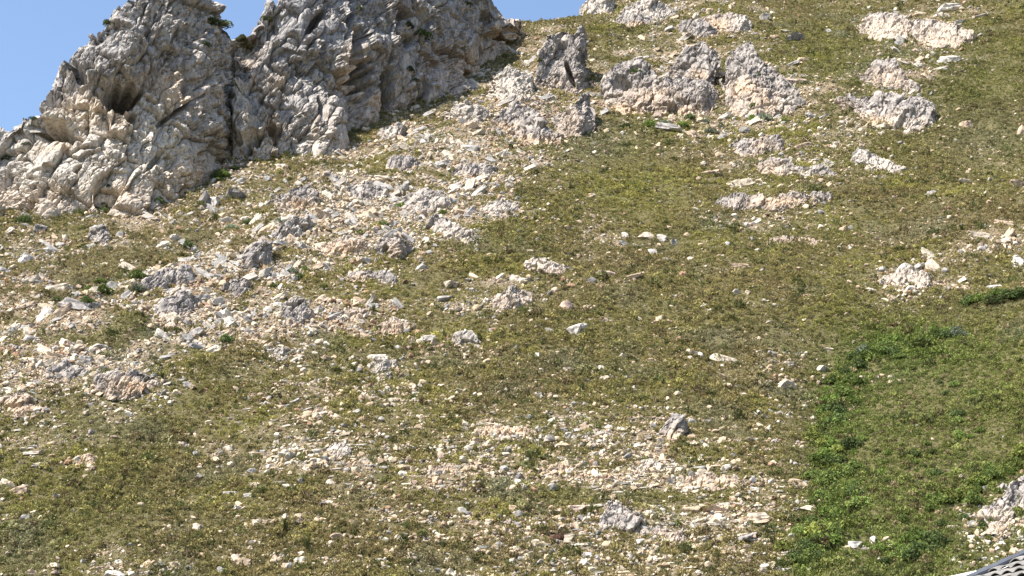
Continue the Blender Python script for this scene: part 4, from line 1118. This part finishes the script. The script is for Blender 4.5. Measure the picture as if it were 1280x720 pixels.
for cx, cy in ((1062, 462), (1048, 500), (1040, 545), (1042, 590), (1044, 635), (1022, 678), (1004, 712), (1100, 442), (1150, 434)):
    strip_w = np.maximum(strip_w, gz(cx, cy, 26, 26))
c = blend(c, BRIGHT, strip_w * 0.85)
c = blend(c, BRIGHT, np.clip((vu - 1010) / 60, 0, 1) * np.clip((vv - 400) / 60, 0, 1) * 0.55)
odd = rng.random(n_)
c = np.where((odd < 0.05)[:, None], DEEP * 0.8, c); c = np.where(((odd > 0.05) & (odd < 0.09))[:, None], BROWN * 0.55, c); c = np.where((odd > 0.955)[:, None], DRY, c)
sz = (0.50 + 0.26 * rng.pareto(2.6, n_).clip(0, 4)) * 0.92 * (1 + 0.3 * fbm2(vx / 9, vy / 8, 2, 171))
sz = np.where(odd < 0.07, sz * 1.35, sz) * (1 + 0.6 * strip_w)
scl = sz[:, None] * np.stack([rng.uniform(0.9, 1.25, n_), rng.uniform(0.9, 1.25, n_), rng.uniform(0.8, 1.4, n_)], -1)
rot = np.stack([rng.uniform(-0.15, 0.15, n_), rng.uniform(-0.15, 0.15, n_), rng.uniform(0, 6.28, n_)], -1)
scatter('scrub', np.stack([vx, vy, Hl(vx, vy) - 0.05], -1), rot, scl, c, SH, 'low olive and brown mountain scrub covering the slope', 'scrub', rng.integers(0, 10, n_))

# larger bushes, each a thing
def bush_parts(seed):
    fol = shrub_mesh(seed, 'clump', M_BUSH, 640, 0.62); fol.name = 'foliage'
    v = np.array([x.co[:] for x in fol.vertices]); 
    r = np.random.default_rng(seed)
    V, Fc = [], []
    for k in range(5):
        th = r.uniform(0, 6.283); top_ = np.array([math.cos(th) * 0.3, math.sin(th) * 0.3, 0.42]); ps = [np.array([0, 0, -0.1]), top_ * 0.5 + np.array([0, 0, 0.04]), top_]
        for q in range(2):
            a_, b_ = ps[q], ps[q + 1]; k0 = len(V); ra, rb = 0.035 - 0.012 * q, 0.023 - 0.01 * q
            for cc, rr in ((a_, ra), (b_, rb)):
                for m_ in range(5): V.append((cc[0] + rr * math.cos(m_ * 1.2566), cc[1] + rr * math.sin(m_ * 1.2566), cc[2]))
            for m_ in range(5): Fc.append([k0 + m_, k0 + (m_ + 1) % 5, k0 + 5 + (m_ + 1) % 5, k0 + 5 + m_])
    st = bpy.data.meshes.new('stem'); st.from_pydata(V, [], Fc); st.update(); st.materials.append(M_STEM)
    return fol, st
BUSH = [bush_parts(700 + i) for i in range(6)]
NBU = [0]
def bush(P, w, h, col, label, group=None):
    i = NBU[0]; NBU[0] += 1
    e = empty('bush', P, label, 'bush', group)
    r = random.Random(i * 7 + 1)
    fol, st = BUSH[i % 6]
    f = link_mesh('foliage', fol, e); s = link_mesh('stem', st, e)
    e.rotation_euler = (0, 0, r.uniform(0, 6.28)); e.scale = (w, w, h)
    j = r.uniform(0.8, 1.2)
    f.color = (col[0] * j, col[1] * j, col[2] * j, 1)
    return e
def strip(poly, width, count, cols, label, group, smin=1.1, smax=2.1, seed=1):
    r = random.Random(seed); poly = np.array(poly, float)
    for k in range(count):
        t = r.random() * (len(poly) - 1); i = int(t); f = t - i
        u, v = poly[i] * (1 - f) + poly[i + 1] * f
        u += r.gauss(0, width * 0.5); v += r.gauss(0, 5)
        P = place([u], [v])[0]
        cn, cc = cols[r.randrange(len(cols))]
        w = r.uniform(smin, smax) * 1.5
        bush((P[0], P[1], P[2] - 0.05), w, w * r.uniform(0.8, 1.15), cc, '%s %s' % (cn, label), '%s %s' % (cn, group))
LEAFY = ('bright green leafy', (0.125, 0.162, 0.046)); DGREEN = ('dark green', (0.085, 0.115, 0.04)); YGREEN = ('yellow green', (0.19, 0.21, 0.055)); BLUEG = ('blue grey', (0.16, 0.19, 0.13)); MGREEN = ('mid green', (0.12, 0.165, 0.04))
strip([(1056, 470), (1044, 500), (1036, 540), (1042, 590), (1048, 630), (1030, 670), (1010, 705)], 30, 104, [LEAFY, LEAFY, DGREEN, YGREEN, MGREEN], 'bush crowded in the gully strip below the spur', 'bushes in the gully', seed=3)
strip([(1060, 455), (1100, 440), (1150, 430), (1210, 420)], 18, 38, [LEAFY, MGREEN, DGREEN, BLUEG], 'bush below the spur crest at the gully head', 'bushes at the gully head', seed=4)
strip([(1168, 640), (1195, 625), (1225, 608), (1255, 592), (1285, 576)], 12, 32, [LEAFY, YGREEN, MGREEN], 'bush in the hedge like strip above the roof', 'bushes in the strip above the roof', seed=5)
strip([(1090, 700), (1130, 690), (1165, 680), (1120, 715)], 24, 16, [LEAFY, DGREEN, MGREEN], 'bush low on the spur near the white gutter', 'bushes low on the spur', seed=6)
strip([(1070, 520), (1110, 600), (1160, 560), (1230, 520), (1200, 470), (1130, 650), (1240, 660)], 60, 34, [MGREEN, DGREEN, MGREEN, LEAFY], 'bush scattered through the scrub of the spur', 'bushes scattered on the spur', seed=12, smin=0.7, smax=1.5)
strip([(1215, 378), (1250, 372), (1285, 366)], 10, 9, [DGREEN, MGREEN], 'bush on the spur crest below the white boulder', 'bushes on the spur crest', seed=7, smin=1.2, smax=2.4)
strip([(40, 395), (110, 360), (165, 355), (270, 300), (400, 250)], 26, 12, [BLUEG, DGREEN, MGREEN], 'bush along the back of the stony rib', 'bushes behind the rib', seed=8, smin=1.2, smax=2.2)
strip([(20, 270), (80, 275), (140, 262), (230, 245), (300, 205)], 16, 12, [DGREEN, MGREEN], 'bush in rubble at the cliff foot', 'bushes at the cliff foot', seed=9, smin=1.2, smax=2.2)
strip([(250, 420), (330, 380), (440, 300), (540, 250), (620, 190), (660, 150)], 40, 14, [MGREEN, DGREEN, BLUEG], 'bush between rocks of the stony rib', 'bushes on the rib', seed=10, smin=1.0, smax=2.2)
strip([(770, 150), (840, 165), (920, 150), (1000, 150), (1100, 180)], 40, 12, [MGREEN, DGREEN, BLUEG], 'bush in scrub below the upper crags', 'bushes below the crags', seed=11, smin=1.2, smax=2.2)

# plants rooted on the rock faces
ALLV = np.concatenate(CLIFFS)
au, av = project(ALLV)
def on_cliff(u, v):
    m = np.where((np.abs(au - u) < 1.6) & (np.abs(av - v) < 1.6))[0]
    if len(m) == 0:
        q = (au - u) ** 2 + (av - v) ** 2
        m = np.argsort(q)[:40]
    return ALLV[m[np.argmin(ALLV[m, 1])]]
for (u, v, w, col, lab) in [
    (529, 42, 4.2, (0.07, 0.105, 0.028), 'big green bush growing on a ledge of the broad crag'),
    (511, 30, 2.8, (0.055, 0.085, 0.032), 'dark green bush left of the big ledge bush on the broad crag'),
    (513, 84, 2.6, (0.055, 0.085, 0.035), 'dark bush above the stubby foot of the broad crag near a cleft'),
    (518, 98, 1.8, (0.06, 0.08, 0.035), 'small dark bush under another one near the crag clefts'),
    (266, 26, 3.4, (0.08, 0.11, 0.03), 'green bush in the notch beside the pinnacle top'),
    (258, 54, 2.4, (0.055, 0.075, 0.035), 'dark bush on the right shoulder of the pinnacle'),
    (134, 28, 2.4, (0.09, 0.105, 0.04), 'olive bush on the left skyline edge of the pinnacle'),
    (41, 138, 1.8, (0.05, 0.07, 0.03), 'round dark bush at the foot of the pinnacle skyline'),
    (283, 27, 3.0, (0.13, 0.14, 0.05), 'yellow green bush low in the notch skyline beside the pinnacle'),
    (296, 38, 3.0, (0.15, 0.14, 0.07), 'straw coloured bush filling the notch floor between pinnacle and crag'),
    (304, 44, 2.6, (0.11, 0.12, 0.05), 'dull olive bush just under the notch skyline'),
    (310, 58, 2.6, (0.12, 0.115, 0.05), 'straw green bush in the gap between pinnacle and crag'),
    (332, 22, 2.8, (0.085, 0.1, 0.035), 'olive bush on the skyline right of the notch'),
    (135, 232, 1.4, (0.05, 0.07, 0.03), 'little dark bush on the lower pinnacle wall'),
    (33, 178, 1.8, (0.06, 0.075, 0.04), 'grey green bush on the far left shoulder'),
    (8, 196, 2.4, (0.06, 0.075, 0.04), 'dark patchy bush at the far left of the cliff'),
    (372, 145, 1.6, (0.06, 0.08, 0.035), 'small bush in a crack low on the broad crag'),
    (586, 4, 2.2, (0.09, 0.105, 0.04), 'olive bush on top of the broad crag near the saddle'),
    (448, 8, 2.0, (0.06, 0.075, 0.04), 'dull green bush high on the broad crag'),
    (794, 88, 2.8, (0.07, 0.11, 0.03), 'green bush in the hollow of the wide grey crag'),
    (942, 130, 2.4, (0.07, 0.1, 0.03), 'round green bush on the stepped grey crag'),
    (949, 92, 1.8, (0.06, 0.09, 0.03), 'small green bush high on the stepped grey crag'),
    (676, 74, 1.6, (0.06, 0.08, 0.035), 'dark bush against the left of the split tower')]:
    P = on_cliff(u, v)
    bush((P[0], P[1] + 0.15 * w, P[2] - 0.22 * w), w, w * 0.9, col, lab)

# ------------------------------------------------------------------ the house in the corner
EV = np.array([0.54, -0.84, 0]); EV /= np.linalg.norm(EV)          # along the eave, towards the camera
UP = np.array([-EV[1], EV[0], 0])                                  # horizontally up the visible roof slope
RP = math.radians(30)
C0 = on_ray(np.array([1172.0]), np.array([744.0]), np.array([36.0]))[0]    # the hip's lower corner
def hp(e, u, z=0.0):
    return C0 + EV * e + UP * u + np.array([0, 0, z])
LEN, WID = 9.0, 8.0
house = empty('house', tuple(hp(LEN / 2, WID / 2)[:2]) + (float(Hl(0, 100)) * 0 + 0.15 * 36,), 'small house with grey tiled hip roof and white gutter at the slope foot', 'house')
hl = np.array(house.location)
def hobj(name, V, Fc, mat, parent=None, smooth=False):
    o = mesh_obj(name, np.array(V) - hl, Fc, mat, house, smooth)
    if parent:
        o.parent = parent
    return o
def boxv(e0, e1, u0, u1, z0, z1):
    V = [hp(e, u, z) for z in (z0, z1) for (e, u) in ((e0, u0), (e1, u0), (e1, u1), (e0, u1))]
    return V, [[3, 2, 1, 0], [4, 5, 6, 7], [0, 1, 5, 4], [1, 2, 6, 5], [2, 3, 7, 6], [3, 0, 4, 7]]
ov = 0.45
zb = hl[2] - 1.5 - C0[2]
for args in ((ov, LEN - ov, ov, ov + 0.22, zb, -0.08), (ov, LEN - ov, WID - ov - 0.22, WID - ov, zb, -0.08), (ov, ov + 0.22, ov + 0.222, WID - ov - 0.222, zb, -0.08), (LEN - ov - 0.22, LEN - ov, ov + 0.222, WID - ov - 0.222, zb, -0.08)):
    V, Fc = boxv(*args); hobj('wall', V, Fc, M_WALL)
for e0 in (1.6, 5.4):
    V, Fc = boxv(e0, e0 + 1.5, ov - 0.05, ov - 0.003, -1.55, -0.55); w = hobj('window', V, Fc, M_WHITE)
    V, Fc = boxv(e0 + 0.08, e0 + 0.71, ov - 0.062, ov - 0.052, -1.47, -0.63); hobj('pane', V, Fc, M_GLASS, w)
    V, Fc = boxv(e0 + 0.79, e0 + 1.42, ov - 0.062, ov - 0.052, -1.47, -0.63); hobj('pane', V, Fc, M_GLASS, w)
# lean-to behind the hip: only its white fascia shows over the frame's edge
LT = on_ray(np.array([1150.0]), np.array([728.0]), np.array([38.5]))[0]
le, lu, lz = float((LT - C0) @ EV), float((LT - C0) @ UP), float(LT[2] - C0[2])
V, Fc = boxv(le, le + 2.6, lu, lu + 0.06, lz - 0.14, lz); hobj('fascia', V, Fc, M_WHITE)
V, Fc = boxv(le + 0.1, le + 2.5, lu + 0.065, lu + 0.25, zb, lz - 0.15); hobj('wall', V, Fc, M_WALL)
tp = math.tan(RP)
RZ = WID / 2 * tp
r1, r2 = (WID / 2, WID / 2), (LEN - WID / 2, WID / 2)
V = [hp(0, 0, -0.05), hp(LEN, 0, -0.05), hp(LEN, WID, -0.05), hp(0, WID, -0.05), hp(*r1, RZ - 0.05), hp(*r2, RZ - 0.05)]
roof = hobj('roof', V, [[0, 1, 5, 4], [1, 2, 5], [2, 3, 4, 5], [3, 0, 4], [3, 2, 1, 0]], M_TILE)
# gutters and fascia
for args in ((-0.16, LEN + 0.16, -0.16, -0.02, -0.17, -0.055), (-0.16, LEN + 0.16, WID + 0.02, WID + 0.16, -0.17, -0.055), (-0.30, -0.02, -0.018, WID + 0.018, -0.15, -0.045), (LEN + 0.02, LEN + 0.16, -0.018, WID + 0.018, -0.17, -0.055)):
    V, Fc = boxv(*args); hobj('gutter', V, Fc, M_WHITE)
# roll tiles laid in courses on the visible slope
TW, TE = 0.30, 0.33
def tile_profile(s): return 0.060 * max(0.0, math.cos((s - 0.5) * math.pi * 1.12)) ** 0.9
NSG = 10
def tile_mesh(inward):
    V, Fc = [], []
    L = TE + 0.06
    for k, (u, lift) in enumerate(((0.0, 0.050), (L, 0.012))):
        for th in (0.0, -0.016):
            for i in range(NSG + 1):
                s = i / NSG
                p = EV * ((s - 0.5) * TW * 0.995) + UP * (u * math.cos(RP)) + np.array([0, 0, u * math.sin(RP)]) + np.array([0, 0, 1]) * (lift + th + tile_profile(s) * (1.0 if k == 0 else 0.22))
                V.append(tuple(p))
    n1 = NSG + 1
    for i in range(NSG):
        Fc.append([i, i + 1, 2 * n1 + i + 1, 2 * n1 + i])
        Fc.append([i, n1 + i, n1 + i + 1, i + 1])
        Fc.append([n1 + i, 3 * n1 + i, 3 * n1 + i + 1, n1 + i + 1])
    me = bpy.data.meshes.new('tile'); me.from_pydata(V, [], Fc); me.update(); me.materials.append(M_TILE)
    return me
TM = tile_mesh(True)
ntile = 0
for row in range(13):
    u0 = row * TE * math.cos(RP)
    e_lo, e_hi = u0 + 0.28, LEN - u0 - 0.28
    kk = math.ceil(e_lo / TW)
    while kk * TW < min(e_hi, 6.4) and ntile < 290:
        p = hp(kk * TW, u0, u0 * tp)
        o = link_mesh('tile', TM, roof); o.location = Vector(p - hl); ntile += 1
        kk += 1
# hip caps: overlapping half round pieces up the hip
hipd = hp(*r1, RZ) - hp(0, 0, 0); hlen = np.linalg.norm(hipd); hd = hipd / hlen
side = np.cross(hd, [0, 0, 1]); side /= np.linalg.norm(side); upv = np.cross(side, hd)
CV, CF = [], []
for k, (t, rr) in enumerate(((0, 0.135), (0.46, 0.115))):
    for i in range(9):
        a = math.pi * (1.25 * i / 8 - 0.125)
        CV.append(tuple(hd * t + side * math.cos(a) * rr * 1.25 + upv * (math.sin(a) * rr * 0.75 - 0.02)))
for i in range(8): CF.append([i, i + 1, 10 + i, 9 + i])
CF.append(list(range(9)))
cm = bpy.data.meshes.new('hip_cap'); cm.from_pydata(CV, [], CF); cm.update(); cm.materials.append(M_CAP)
k = 0
while k * 0.42 < hlen:
    p = hp(0, 0, 0) + hd * (k * 0.42) + np.array([0, 0, 0.05])
    o = link_mesh('hip_cap', cm, roof); o.location = Vector(p - hl); k += 1
